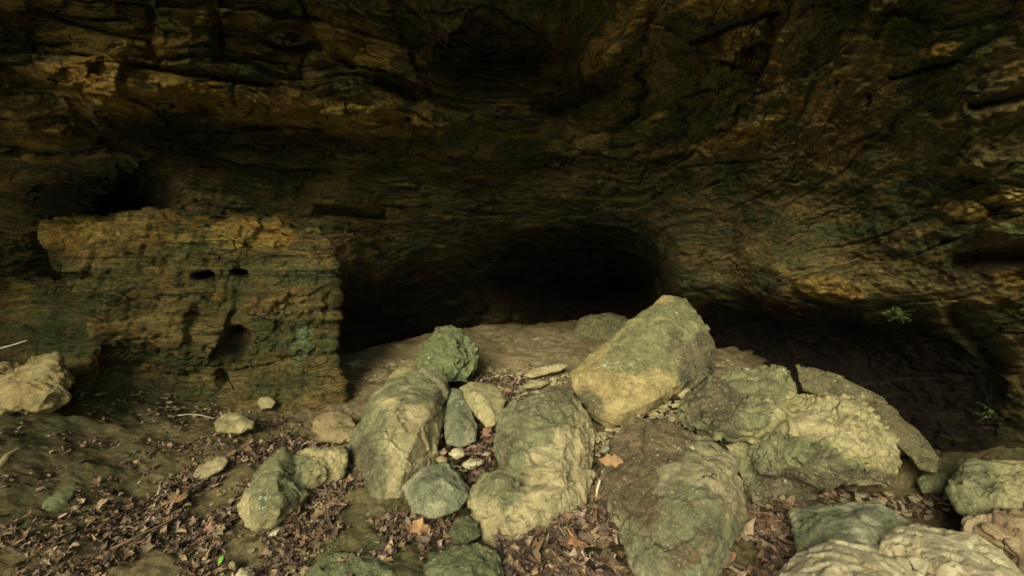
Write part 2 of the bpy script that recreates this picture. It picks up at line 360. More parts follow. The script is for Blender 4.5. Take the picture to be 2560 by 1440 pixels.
# bedding: irregular beds in height, broken into blocks by upright joints
warp = fbm(P0 * .7, 3, 31)
s = P0[:, 2] - (.17 + .16 * sstep(0, 1.5, P0[:, 0])) * (5 - P0[:, 1]) + .08 * warp + .03 * fbm(P0 * 3, 2, 33)
def beds(scale, blockw, seed):
    u = s * scale + 1.1 * perlin(np.stack([s * scale * .45, s * 0, s * 0], -1), seed)
    k = np.floor(u); f = u - k
    t = (TH * R0 * .9 + P0[:, 1] * .12) / (blockw * (.5 + 1.1 * hsh(k, seed))) + 9.7 * hsh(k, seed + 2.) + .25 * perlin(P0 * 3.1, seed + 3)
    j = np.floor(t); g = t - j
    edge = np.minimum(f, 1 - f); je = np.minimum(g, 1 - g)
    return hsh(k, j, seed), hsh(k, seed + 5.), edge, je, f
amp = np.clip(.34 + blob(px, py, 450, 130, 800, 260, 0, .4) * 1.1 + blob(px, py, 2450, 500, 300, 300, 0) * .35 + blob(px, py, 1900, 150, 500, 200, -25) * .5 - blob(px, py, 1250, 680, 600, 160, 0) * .2, .08, 1.4)
b1, l1, e1, j1, f1 = beds(3.4, .55, 11.)
b2, l2, e2, j2, f2 = beds(9.5, .30, 23.)
disp = amp * (.24 * (b1 - .5) + .13 * (l1 - .5) + .075 * (b2 - .5) + .06 * (l2 - .5))
brk = sstep(-.15, .35, perlin(P0 * 2.3, 35)); brk2 = sstep(0, .4, perlin(P0 * 3.7, 36))
disp -= amp * (.12 * brk * (1 - sstep(0, .07, e1)) + .09 * brk2 * (1 - sstep(0, .035, j1)) + .012 * brk2 * (1 - sstep(0, .12, e2)) + .010 * brk * (1 - sstep(0, .05, j2)))
disp += amp * .09 * (f1 - .5)
PB = P0 * np.array([1, 1, 2.6])
w1, w2, cid = worley(P0 * np.array([2.6, 2.6, 6.5]) + .5 * np.stack([perlin(P0 * 4, 37), perlin(P0 * 4, 38), perlin(P0 * 4, 39)], -1), 4)
disp += (.3 + .7 * np.clip(amp, 0, 1)) * .075 * (cid - .5) * sstep(0, .10, w2 - w1)
w1, w2, cid = worley(PB * np.array([7, 7, 6.]) + .5 * np.stack([perlin(P0 * 9, 37), perlin(P0 * 9, 38), perlin(P0 * 9, 39)], -1), 9)
disp += .028 * (cid - .5) * sstep(0, .12, w2 - w1)
disp += (.35 + .65 * np.clip(amp, 0, 1)) * (.10 * facets(PB * np.array([2.2, 2.2, 1.6]), 3) + .035 * facets(PB * np.array([6, 6, 4.5]), 8))
disp += .09 * fbm(P0 * 1.1, 3, 41) + .040 * fbm(PB * 2.6, 4, 43) + .030 * ridge(PB * 6.5, 4, 47) + .013 * fbm(PB * 22, 3, 51)
# laminations weathered into fine horizontal ribs
lam = perlin(np.stack([P0[:, 0] * .9, P0[:, 1] * .9, s * 26], -1), 61) + .6 * perlin(np.stack([P0[:, 0] * 2, P0[:, 1] * 2, s * 60], -1), 63)
disp += .024 * lam * np.clip(.30 + 1.1 * blob(px, py, 1950, 220, 650, 300, -20) + blob(px, py, 700, 350, 900, 120, 0), 0, 1.1)
def crack(pts, w, dep):
    global disp
    j = 5 * perlin(P0 * 6, 71); d = segdist(px + j, py + j, pts) / w
    disp = disp - 1.5 * dep * np.exp(-d * d * .8)
for pts, w, dep in [
    ([(330,165),(500,188),(600,200),(675,210)], 7, .16), ([(85,15),(175,50),(300,90),(370,95)], 8, .12),
    ([(385,-20),(380,100),(400,160)], 9, .14), ([(540,-10),(548,140)], 9, .15), ([(735,-20),(765,60),(798,118)], 9, .16),
    ([(935,205),(985,225),(1035,252)], 14, .2), ([(605,314),(800,322)], 6, .12), ([(610,405),(700,414),(825,430)], 5, .10),
    ([(455,240),(500,280)], 14, .14), ([(840,140),(880,165)], 9, .16), ([(1730,102),(1830,62),(1945,28)], 8, .12), ([(2230,192),(2300,172),(2400,150)], 6, .10),
    ([(2440,265),(2600,225)], 12, .12), ([(800,530),(950,540)], 12, .2), ([(1690,424),(1800,408),(1945,398)], 4, .06),
    ([(2400,655),(2500,640),(2640,640)], 18, .16), ([(2400,790),(2460,850),(2490,900)], 25, .22)]:
    crack(pts, w, dep)
disp -= .45 * blob(px, py, 722, 100, 62, 30, 12, .35) + .18 * blob(px, py, 600, 100, 60, 45, 15, .4) + .08 * blob(px, py, 2350, 280, 26, 18, 0)
disp -= .05 * blob(px, py, 1870, 440, 30, 14, 0)
# proud bed with a rounded nose, upper left
_nx = 34 * perlin(P0 * 1.6, 78) + 14 * perlin(P0 * 5, 76); _ny = 30 * perlin(P0 * 1.6, 79) + 14 * perlin(P0 * 6, 82)
mouth = sstep(900, 1100, px + _nx) * sstep(1662, 1618, px - .5 * _nx + .45 * np.clip(690 - py, 0, 200)) * sstep(-30, 75, py + _ny - np.interp(px, [830, 1000, 1200, 1400, 1560, 1640], [670, 640, 612, 585, 592, 640]))
disp -= mouth * (.30 + 1.35 * sstep(1050, 1480, px + _nx))
nose = sstep(-10, 14, px - np.interp(py, [-50, 60, 120, 175, 250, 325, 460, 520], [-60, 20, 60, 105, 205, 245, 310, 360]) + 12 * perlin(P0 * 5, 77)) * sstep(540, 480, py) * sstep(900, 300, px)
disp += .22 * nose * sstep(-300, 80, py)
# proud bed ledges
def ledge_slab(cx, cy, rx, ry, rot, h):
    global disp
    disp = disp + h * blob(px + 14 * perlin(P0 * 7, 81), py + 9 * perlin(P0 * 9, 83), cx, cy, rx, ry, rot, .12)
for a in [(300,205,230,42,7,.10),(730,190,170,28,8,.07),(1000,290,190,26,3,.08),(1058,145,18,32,10,.09),(2075,725,85,34,12,.12),(1830,350,110,26,-24,.05),
          (1800,10,90,30,-5,.10),(2415,525,58,26,8,.07),(2520,492,60,18,-8,.07),(2360,130,50,20,-20,.05),(1870,150,70,24,-25,.05),(310,115,70,26,4,.06),(2400,425,60,14,-5,.05),(1540,150,28,130,35,.10)]:
    ledge_slab(*a)
R1 = R0 - disp
P1 = CEN + DIR * R1[:, None]
px, py = proj(P1)
n_ = perlin(P0 * 4, 91) * 25 + perlin(P0 * 11, 92) * 16
def bl(*a): return blob(px + n_, py + n_ * .6, *a)
ochre = np.maximum.reduce([bl(340,215,250,55,7), bl(250,110,170,60,8), bl(60,340,160,60,0)*.8, bl(700,270,400,75,4)*.7, bl(900,300,260,34,2)*.9, bl(880,90,110,70,20)*.55,
    bl(120,40,260,60,10)*.5, bl(1058,145,17,32,10), bl(1800,8,95,36,-5), bl(1540,120,40,170,35)*.55, bl(1830,350,110,28,-24)*1.0, bl(2360,130,50,22,-20)*.6, bl(1870,90,90,30,-25)*.35,
    bl(2075,725,85,36,12)*1.0, bl(2415,525,62,26,8), bl(2520,492,70,20,-8), bl(2540,700,60,30,10), bl(2400,425,70,18,-5)*.7, bl(1090,535,34,12,5)*.7,
    bl(700,400,50,12,5)*.6, bl(1270,60,500,70,0)*.10, bl(2100,250,500,160,-25)*.16, bl(650,470,500,60,0)*.18, bl(1650,310,60,20,-20)*.4])
ochre = ochre * (.80 + .5 * (b1 - .5)) + .38 * (b1 - .55) * np.clip(amp, 0, 1) + .34 * (b2 - .5) * np.clip(amp, .25, 1) + .22 * (l2 - .5)
ochre = np.maximum.reduce([ochre, bl(320,215,250,54,7)*1.0, bl(780,285,290,48,6)*.92, bl(260,110,160,50,8)*.88, bl(880,100,90,80,20)*.6, bl(120,30,160,40,8)*.6, bl(90,340,120,40,0)*.6, bl(1058,145,17,32,10), bl(1800,6,95,32,-5), bl(1520,110,36,150,35)*.7,
    bl(1830,350,115,26,-26), bl(1950,290,90,14,-26)*.7, bl(1640,300,70,14,-22)*.6, bl(2360,130,50,20,-20)*.8, bl(2120,180,120,14,-24)*.55, bl(1850,100,90,16,-27)*.55, bl(2300,240,110,12,-20)*.45,
    bl(2075,725,85,30,12), bl(2415,525,55,22,8)*.9, bl(2520,492,60,16,-8)*.9, bl(2540,700,60,26,10)*.9])
moss = np.maximum.reduce([bl(2240,785,70,34,0), bl(2180,765,60,22,0)*.8, bl(2490,1040,60,50,0)*.9, bl(1330,500,300,80,0)*.3, bl(560,500,200,60,0)*.4, bl(1600,450,420,200,0)*.30, bl(2000,560,380,160,0)*.35, bl(2350,350,200,150,0)*.35, bl(300,430,120,50,0)*.4])
recess_shade = np.maximum.reduce([bl(1230,160,180,100,10)*.5, bl(1400,250,160,40,-20)*.6, bl(1430,720,250,120,10)*.9, bl(1060,770,240,110,-8)*.75, bl(1350,560,420,80,0)*.4, bl(2060,870,400,100,10)*1.0, bl(1830,830,130,70,10), bl(2300,980,260,170,30)*.95, bl(2560,660,200,34,0)*.6, bl(230,500,180,60,0)*.7, bl(1400,450,500,60,0)*.3, bl(550,350,380,40,3)*.4])  # painted shade: mouth, undercut, notches and ceiling hollows
zero = moss * 0
Q = gridfaces(*shp)[:, ::-1]
# brow and cliff above the mouth of the shelter
top = P1.reshape(*shp, 3)[-1]; rows = [P1.reshape(*shp, 3)]
NB = 46; c0 = len(tha)
ext = []
for k in range(1, NB + 1):
    t = k / NB
    out = np.stack([-.0 * top[:, 0], -np.full(c0, .9 * math.sin(min(t * 6, 1) * math.pi / 2)), 9.0 * t ** 1.3 + 0 * top[:, 0]], -1)
    ext.append(top + out)
ext = np.array(ext).reshape(-1, 3)
Lx = len(P1); PA = np.vstack([P1, ext + .10 * np.stack([fbm(ext * 1.5, 3, 1), fbm(ext * 1.5, 3, 2), fbm(ext * 1.5, 3, 3) * 0], -1)])
QA = gridfaces(shp[0] + NB, shp[1])[:, ::-1]
def ext0(a): return np.concatenate([a, np.full(len(ext), .2)])
at_all = {'ochre': ext0(ochre), 'moss': ext0(moss), 'recess_shade': ext0(recess_shade), 'lichen': ext0(zero), 'bedz': np.concatenate([s, ext[:, 2]])}
fcx = np.concatenate([px, np.full(len(ext), 0)])[QA].mean(1); fcy = np.concatenate([py, np.full(len(ext), -900)])[QA].mean(1)
over = fcy < np.interp(fcx, [-400, 0, 250, 1050, 1320, 1700, 2100, 2560, 3200], [345, 345, 330, 335, 290, 415, 330, 250, 150])
def sub(name, mask):
    f = QA[mask]; u, inv = np.unique(f, return_inverse=True)
    o = mesh_obj(name, PA[u], inv.reshape(f.shape), M_BED, {k: v[u] for k, v in at_all.items()}); tag(o, kind='structure'); return o
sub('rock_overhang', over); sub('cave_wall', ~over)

# ------------------------------------------------------------------ boulders
def remesh_union(hulls, voxel):
    bm = bmesh.new()
    for pts in hulls:
        b = bmesh.new()
        for p in pts: b.verts.new(p)
        r = bmesh.ops.convex_hull(b, input=b.verts)
        bmesh.ops.delete(b, geom=[v for v in b.verts if not v.link_faces], context='VERTS')
        me = bpy.data.meshes.new('tmp'); b.to_mesh(me); b.free(); bm.from_mesh(me); bpy.data.meshes.remove(me)
    me = bpy.data.meshes.new('tmp'); bm.to_mesh(me); bm.free()
    o = bpy.data.objects.new('tmp', me); col.objects.link(o)
    md = o.modifiers.new('r', 'REMESH'); md.mode = 'VOXEL'; md.voxel_size = voxel
    dg = bpy.context.evaluated_depsgraph_get(); ev = o.evaluated_get(dg).to_mesh()
    V = np.empty(len(ev.vertices) * 3); ev.vertices.foreach_get('co', V); V = V.reshape(-1, 3)
    n = len(ev.polygons); tot = np.empty(n, dtype=np.int32); ev.polygons.foreach_get('loop_total', tot)
    li = np.empty(len(ev.loops), dtype=np.int32); ev.loops.foreach_get('vertex_index', li)
    st = np.concatenate([[0], np.cumsum(tot)[:-1]]); q = tot == 4
    Fq = li[st[q][:, None] + np.arange(4)]
    if (~q).any():
        t3 = li[st[~q][:, None] + np.arange(3)]; Fq = np.vstack([Fq, np.hstack([t3, t3[:, :1]])]) if False else Fq
    o.evaluated_get(dg).to_mesh_clear(); bpy.data.objects.remove(o); bpy.data.meshes.remove(me)
    return V, Fq
def smooth_v(V, Fq, it, k=.5):
    e = np.vstack([Fq[:, [0, 1]], Fq[:, [1, 2]], Fq[:, [2, 3]], Fq[:, [3, 0]]]); e = np.vstack([e, e[:, ::-1]])
    cnt = np.maximum(np.bincount(e[:, 0], minlength=len(V)), 1)
    for _ in range(it):
        A = np.stack([np.bincount(e[:, 0], V[e[:, 1], c], len(V)) for c in range(3)], -1) / cnt[:, None]
        V = V + k * (A - V)
    return V
def shrink(poly, f, c=None):
    a = np.array(poly, float); c = a.mean(0) if c is None else np.array(c); return (a - c) * f + c
def hull_pts(poly, db, dt, front=None, thick=None, bulge=None):
    """outline of one lobe: rim depths run from db at the foot to dt at the head; the back is pushed away"""
    a = np.array(poly, float); y0, y1 = a[:, 1].min(), a[:, 1].max()
    dep = lambda y: dt + (db - dt) * (y - y0) / (y1 - y0)
    size = math.sqrt((a[:, 0].max() - a[:, 0].min()) * (y1 - y0)) / F * (db + dt) / 2
    thick = size * .8 if thick is None else thick; bulge = size * .22 if bulge is None else bulge
    P = [at(x, y, dep(y)) for x, y in a]
    if front is None:
        r_ = np.random.RandomState(int(abs(a).sum()) % 9999); c_ = a.mean(0)
        for x, y in a[::2]:
            f_ = r_.uniform(.25, .75); qx_, qy_ = c_ + (np.array([x, y]) - c_) * f_; P.append(at(qx_, qy_, dep(qy_) - bulge * 1.35 * (1 - .45 * f_)))
    else: P += [at(x, y, dep(y) - b * 1.35) for x, y, b in front]
    P += [at(x, y, dep(y) + thick * .55) for x, y in shrink(a, .93)]
    P += [at(x, y, dep(y) + thick) for x, y in shrink(a, .65)]
    return P, size
MATS = {}
def boulder(name, label, cat, hulls, mat, voxel=.0095, cut=.0, rough=1., crag=0., pits=0., big=0., smooth=1, seed=0, wells=(), green=(), group=None, strat=0., attrs=None, stain=()):
    H = []; size = 0
    for h in hulls:
        p, s_ = hull_pts(**h); H.append([Vector(q) for q in p]); size = max(size, s_)
    V, Fq = remesh_union(H, voxel)
    V = smooth_v(V, Fq, smooth)
    so = np.array([seed * 3.7, seed * 1.3, seed * 2.1])
    rr = np.random.RandomState(100 + seed); cen = V.mean(0)          # broken faces: flat cuts at random tilts
    for _ in range(int(7 * cut)):
        n_ = rr.normal(size=3); n_ /= np.linalg.norm(n_); dd = (V - cen) @ n_; h = dd.max() * rr.uniform(.86, .99)
        ex = np.maximum(dd - h * (1 + .05 * perlin(V * 5 + so, 3)), 0); V = V - ex[:, None] * n_ * .92
    N = normals_of(V, Fq); Pn = V + so
    k = min(1., size / .5)
    pm = .08 + .92 * sstep(-.1, .35, fbm(Pn * 3.4 / k, 3, 45))
    d = k * rough * (.012 * fbm(Pn * 2.6 / k, 2, 1) + .012 * pm * fbm(Pn * 9 / k, 3, 2))
    if big: d += big * .10 * fbm(Pn * 1.5, 3, 44)
    # conchoidal facets: flat chips from cellular noise
    w1, w2, cid = worley(Pn * (4.2 / k) + .35 * np.stack([perlin(Pn * 6, 5), perlin(Pn * 6, 6), perlin(Pn * 6, 7)], -1), seed)
    d += k * rough * .034 * (cid - .5) * sstep(0, .06, w2 - w1)
    d += rough * pm * (.008 * ridge(Pn * 13, 5, 8, .6) - .005 + .006 * fbm(Pn * 52, 3, 12)) + .0025 * fbm(Pn * 60, 3, 13)
    d += k * rough * (.040 * facets(Pn * (2.3 / k), seed, .10) + .016 * facets(Pn * (7 / k), seed + 1, .25)) + rough * pm * .007 * facets(Pn * 24, seed + 2)
    if crag: 
        w1, w2, cid = worley(Pn * 11 + .4 * np.stack([perlin(Pn * 9, 15), perlin(Pn * 9, 16), perlin(Pn * 9, 17)], -1), seed + 2)
        d += crag * (.35 + .65 * pm) * (.030 * (cid - .5) * sstep(0, .08, w2 - w1) + .020 * ridge(Pn * 8, 4, 18) - .008)
    if pits: d -= pits * .03 * sstep(.08, .32, fbm(Pn * 14, 3, 25)) 
    if strat:
        sz = Pn[:, 2] + .05 * fbm(Pn * 2, 2, 26)
        d += strat * (.020 * perlin(np.stack([Pn[:, 0] * 1.2, Pn[:, 1] * 1.2, sz * 24], -1), 27) + .03 * perlin(np.stack([Pn[:, 0] * .8, Pn[:, 1] * .8, sz * 9], -1), 28))
    px, py = proj(V)
    for (cx, cy, rx, ry, rot, dep) in wells: d -= dep * blob(px + 5 * perlin(Pn * 10, 30), py + 5 * perlin(Pn * 10, 31), cx, cy, rx, ry, rot, .4)
    V2 = V + N * d[:, None]
    gm = np.zeros(len(V)) 
    for g_ in green: gm = gm + g_[5] * blob(px + 14 * perlin(Pn * 7, 32), py + 14 * perlin(Pn * 7, 33), *g_[:5])
    sm_ = np.zeros(len(V))
    for g_ in stain: sm_ = np.maximum(sm_, g_[5] * blob(px + 14 * perlin(Pn * 7, 34), py + 14 * perlin(Pn * 7, 35), *g_[:5]))
    A = {'green': gm, 'stain': sm_}
    if attrs: A.update(attrs(V2, px, py, Pn))
    base = np.array([V2[:, 0].mean(), V2[:, 1].mean(), V2[:, 2].min()])
    o = mesh_obj(name, V2, Fq, mat, A, base)
    if cat: tag(o, label, cat, group)
    return o

# --- bedrock ledge, left: a flat-topped bench of bedrock with a pier at its right end
def led_attrs(V, px, py, Pn):
    n = 22 * perlin(V * 5, 3)
    b = lambda *a: blob(px + n, py + n, *a)
    st = .5 + .9 * perlin(np.stack([V[:, 0] * 9, V[:, 1] * 9, V[:, 2] * 1.2], -1), 5)          # upright run-off streaks
    oc = np.maximum.reduce([b(180,580,120,50,0), b(420,570,330,60,3)*.55, b(620,580,130,45,0)*.9, b(640,740,150,100,0)*np.clip(st, 0, 1)*.6, b(320,680,170,110,0)*.42, b(380,800,180,80,0)*.40, b(50,760,60,40,-30)*.6])
    lich = np.maximum.reduce([b(750,850,26,44,10)])
    ms = np.maximum.reduce([b(480,720,360,120,0)*.42, b(520,680,330,50,0)*.55, b(100,830,110,90,0)*.6, b(450,640,120,50,0)*.4, b(560,960,150,60,0)*.5, b(700,900,120,60,0)*.4])
    so = np.maximum.reduce([b(590,860,34,36,0)*.8, b(505,690,24,10,0)*.7, b(595,684,20,9,0)*.7, b(905,740,60,200,0)*.5])  # painted shade in the niche, small holes and right end
    return {'ochre': oc * .82, 'lichen': lich, 'moss': ms, 'recess_shade': so, 'bedz': V[:, 2] * .9}
led = boulder('rock_ledge', None, None, [
    dict(poly=[(112,556),(200,538),(300,533),(520,535),(700,545),(800,570),(838,660),(812,760),(838,880),(560,960),(300,930),(200,900),(205,740),(150,610)], db=4.15, dt=3.95, thick=2.2,
         front=[(160,560,.30),(300,545,.18),(230,700,.30),(230,860,.32),(430,850,.25),(540,700,.05),(540,560,.05),(800,600,-.55),(810,850,-.45),(650,880,-.1)]),
    dict(poly=[(-80,830),(-20,770),(60,725),(130,690),(220,680),(260,800),(250,930),(160,1080),(-60,1080)], db=3.35, dt=4.1, thick=1.2, bulge=.05),
    dict(poly=[(0,860),(560,870),(838,850),(850,1000),(760,1110),(540,1120),(300,1100),(-20,1060)], db=4.0, dt=4.15, thick=1.2, bulge=.05),
    dict(poly=[(560,800),(640,770),(828,760),(835,890),(760,960),(620,1000),(540,1010),(545,930)], db=4.15, dt=4.35, thick=.8, front=[(650,900,.12),(600,960,.12),(760,880,.05)])],
    M_BED, voxel=.013, cut=0, rough=1.2, strat=.6, pits=.8, crag=.35, big=1., smooth=3, seed=3,
    wells=[(500,690,22,8,-12,.30),(520,684,13,7,20,.2),(597,682,17,8,14,.22),(592,858,30,34,25,.16),(560,880,30,20,0,.08),(190,690,50,10,0,.10),(330,640,16,8,0,.06),(480,830,20,50,0,.08),(545,945,14,20,0,.15),(390,850,9,9,0,.08),(700,620,14,8,0,.05)],
    attrs=led_attrs)
tag(led, kind='structure')

T = dict
tan = mat_rock('limestone_tan', pale=(.50,.43,.235), mid=(.31,.26,.125), g=.55, dark=.25, seed=1)
tan2 = mat_rock('limestone_tan_green', pale=(.47,.41,.21), mid=(.25,.22,.09), g=.6, dark=.4, seed=5)
grn = mat_rock('limestone_mossy', pale=(.30,.29,.13), mid=(.18,.17,.07), green=(.07,.125,.045), g=1.1, dark=.5, seed=9)
grey = mat_rock('limestone_grey_green', pale=(.42,.42,.28), mid=(.28,.29,.17), green=(.11,.15,.08), g=.9, dark=.3, seed=13)
brn = mat_rock('limestone_brown', pale=(.42,.37,.22), mid=(.24,.20,.10), green=(.13,.18,.09), g=.8, dark=.45, rust=.35, seed=17, stain=((.050, .034, .018), (.125, .080, .040)))
brt = mat_rock('limestone_bright', pale=(.68,.61,.40), mid=(.54,.46,.27), green=(.28,.30,.15), g=.25, dark=.05, seed=21)
pnk = mat_rock('limestone_pink', pale=(.46,.36,.22), mid=(.32,.22,.12), green=(.22,.20,.10), g=.3, dark=.2, rust=.2, seed=25)
drk = mat_rock('limestone_dark', pale=(.14,.11,.045), mid=(.055,.045,.02), green=(.055,.085,.03), g=.8, dark=.7, rust=.4, seed=29)
G_B = 'fallen boulders piled on the cave floor'

boulder('boulder', 'large tan block tilted up towards the dark cave mouth, resting on the boulder pile', 'boulder',
    [T(poly=[(1425,935),(1500,868),(1600,786),(1660,742),(1712,744),(1742,778),(1782,862),(1772,925),(1700,985),(1600,1050),(1520,1076),(1475,1040),(1440,985)], db=3.55, dt=4.35, thick=.45,
       front=[(1490,935,.13),(1665,800,.10),(1712,785,.07),(1750,880,.08),(1640,1000,.14),(1545,1035,.12)])],
    mat_rock('limestone_olive_brown', pale=(.44,.35,.145), mid=(.26,.20,.075), g=.5, dark=.45, rust=.15, seed=41), rough=.6, crag=.3, seed=1, stain=[(1745,905,40,70,20,.9),(1690,860,26,30,0,.6),(1475,1010,30,60,-35,.5)], green=[(1640,850,150,70,-35,.9),(1740,880,50,90,0,1.2),(1530,990,90,60,0,-1.0)], group=G_B)
boulder('boulder', 'tall rounded boulder with a dark green left flank and tan right face', 'boulder',
    [T(poly=[(975,950),(1060,925),(1115,945),(1118,1000),(1095,1080),(1085,1170),(1030,1200),(1000,1260),(960,1290),(925,1270),(880,1200),(870,1130),(888,1070),(935,990)], db=2.85, dt=3.7, thick=.5,
       front=[(1010,985,.16),(960,1060,.30),(1050,1080,.22),(940,1190,.20),(1010,1180,.18)])],
    tan, rough=.6, smooth=2, seed=2, stain=[(905,1190,45,120,10,.55),(1100,1000,24,50,0,.5),(950,1270,60,30,0,.6)], green=[(900,1170,60,150,10,1.3),(1040,970,90,40,0,.8),(1020,1090,70,90,0,-.6)], group=G_B)
boulder('boulder', 'lumpy moss-green boulder standing upright at the rear of the pile before the cave mouth', 'boulder',
    [T(poly=[(1038,905),(1060,860),(1090,815),(1130,812),(1165,832),(1190,870),(1185,930),(1170,955),(1110,960),(1060,940)], db=3.95, dt=4.3, thick=.35),
     T(poly=[(1150,840),(1190,855),(1200,890),(1190,925),(1150,920)], db=4.1, dt=4.2, thick=.2)],
    grn, rough=1.1, crag=.9, pits=1, seed=3, green=[(1120,860,90,60,0,.6)], group=G_B)
boulder('rock', 'small yellowish rock tucked behind the top of the tall rounded boulder', 'rock',
    [T(poly=[(972,945),(995,922),(1035,918),(1050,940),(1040,968),(985,968)], db=3.8, dt=3.95, thick=.2)], tan2, voxel=.01, crag=.4, seed=4, group=G_B)
boulder('rock', 'narrow upright green wedge of rock squeezed beside the tall rounded boulder', 'rock',
    [T(poly=[(1125,972),(1150,975),(1168,1010),(1196,1062),(1190,1105),(1150,1122),(1115,1110),(1108,1040)], db=3.2, dt=3.65, thick=.3, front=[(1145,1055,.09),(1180,1060,.03)])],
    grey, voxel=.01, rough=.5, seed=5, green=[(1130,1060,30,80,0,1)], group=G_B)
boulder('rock', 'pale wedge-shaped rock pointing down between the green wedge and the big central boulder', 'rock',
    [T(poly=[(1150,968),(1175,955),(1232,962),(1266,1000),(1256,1030),(1235,1060),(1215,1066),(1190,1040),(1165,1005)], db=3.3, dt=3.75, thick=.25, front=[(1205,990,.10),(1225,1030,.06)])],
    tan2, voxel=.01, rough=.5, crag=.25, seed=6, group=G_B)
boulder('boulder', 'biggest pale boulder in the middle of the pile, smooth above and crumbling at its foot', 'boulder',
    [T(poly=[(1240,1045),(1290,1000),(1380,962),(1430,975),(1470,1030),(1496,1090),(1482,1180),(1430,1250),(1320,1260),(1250,1200),(1234,1090)], db=2.85, dt=3.55, thick=.5,
       front=[(1320,1030,.18),(1420,1080,.22),(1400,1190,.25),(1300,1160,.22)]),
     T(poly=[(1182,1245),(1215,1200),(1280,1170),(1400,1170),(1484,1180),(1455,1260),(1380,1322),(1330,1340),(1262,1385),(1212,1350),(1180,1295)], db=2.5, dt=2.95, thick=.5,
       front=[(1280,1230,.13),(1400,1220,.13),(1260,1320,.08),(1350,1280,.13)])],
    tan, rough=.75, crag=.45, pits=.3, smooth=2, seed=7, green=[(1300,1060,110,60,-20,.9),(1260,1170,50,90,0,.7),(1380,1020,60,40,0,.5),(1420,1200,80,90,0,-.6)],
    stain=[(1400,985,60,26,15,.6),(1262,1120,26,60,0,.4),(1290,1375,60,20,0,.5)], wells=[(1338,1145,12,8,0,.06),(1310,1195,12,10,0,.05),(1215,1290,10,7,0,.04),(1380,1240,14,7,20,.05)], group=G_B)
boulder('rock', 'small angular grey-green rock leaning at the foot of the tall rounded boulder', 'rock',
    [T(poly=[(1003,1218),(1060,1172),(1110,1160),(1150,1180),(1178,1240),(1150,1272),(1090,1292),(1035,1280)], db=2.65, dt=2.9, thick=.3, front=[(1060,1210,.10),(1110,1200,.10),(1100,1265,.04)])],
    grey, voxel=.01, rough=.7, crag=.3, seed=8, group=G_B)
boulder('boulder', 'bent pale green boulder lying alone in the leaves left of the pile', 'boulder',
    [T(poly=[(600,1240),(640,1180),(690,1130),(715,1115),(740,1150),(770,1235),(720,1282),(680,1320),(640,1322),(605,1290)], db=2.62, dt=3.05, thick=.35, front=[(690,1190,.13),(650,1260,.1),(700,1250,.1)]),
     T(poly=[(705,1140),(800,1117),(865,1110),(868,1150),(850,1185),(790,1222),(740,1240)], db=2.85, dt=3.1, thick=.3, front=[(790,1150,.08),(770,1190,.08)])],
    tan2, rough=.9, crag=.5, seed=9, green=[(700,1200,80,60,-40,.6)], group=G_B)
boulder('boulder', 'rounded light brown boulder behind the bent pale green boulder, at the edge of the sand', 'boulder',
    [T(poly=[(775,1075),(790,1040),(830,1028),(880,1042),(900,1080),(875,1105),(800,1108)], db=3.35, dt=3.6, thick=.3)],
    mat_rock('limestone_sandy', pale=(.36,.27,.13), mid=(.24,.17,.075), g=.15, dark=.2, seed=33), voxel=.011, rough=.8, crag=.3, seed=10, group=G_B)
boulder('boulder', 'dark brown boulder with rusty stripes, right of the biggest pale boulder', 'boulder',
    [T(poly=[(1508,1170),(1540,1110),(1582,1060),(1645,1058),(1705,1090),(1775,1100),(1760,1160),(1680,1230),(1600,1290),(1560,1330),(1530,1300),(1503,1220)], db=2.62, dt=3.2, thick=.5,
       front=[(1720,1130,.04),(1640,1210,.10),(1575,1270,.08),(1560,1170,.05)]),
     T(poly=[(1700,1110),(1775,1100),(1832,1132),(1856,1220),(1878,1290),(1862,1340),(1812,1400),(1740,1480),(1640,1500),(1575,1420),(1548,1330),(1600,1270),(1650,1180)], db=2.2, dt=3.05, thick=.5,
       front=[(1740,1165,.10),(1640,1285,.12),(1620,1400,.07),(1800,1270,.17),(1770,1370,.12)])],
    brn, rough=.8, crag=.35, stain=[(1620,1120,110,62,-25,1.0),(1570,1210,70,110,-25,.95),(1700,1390,50,50,0,.5),(1760,1330,40,50,0,.4)], seed=11, green=[(1720,1330,130,90,-20,.7),(1560,1120,60,60,0,-.8),(1830,1230,40,90,0,-.6)], group=G_B)
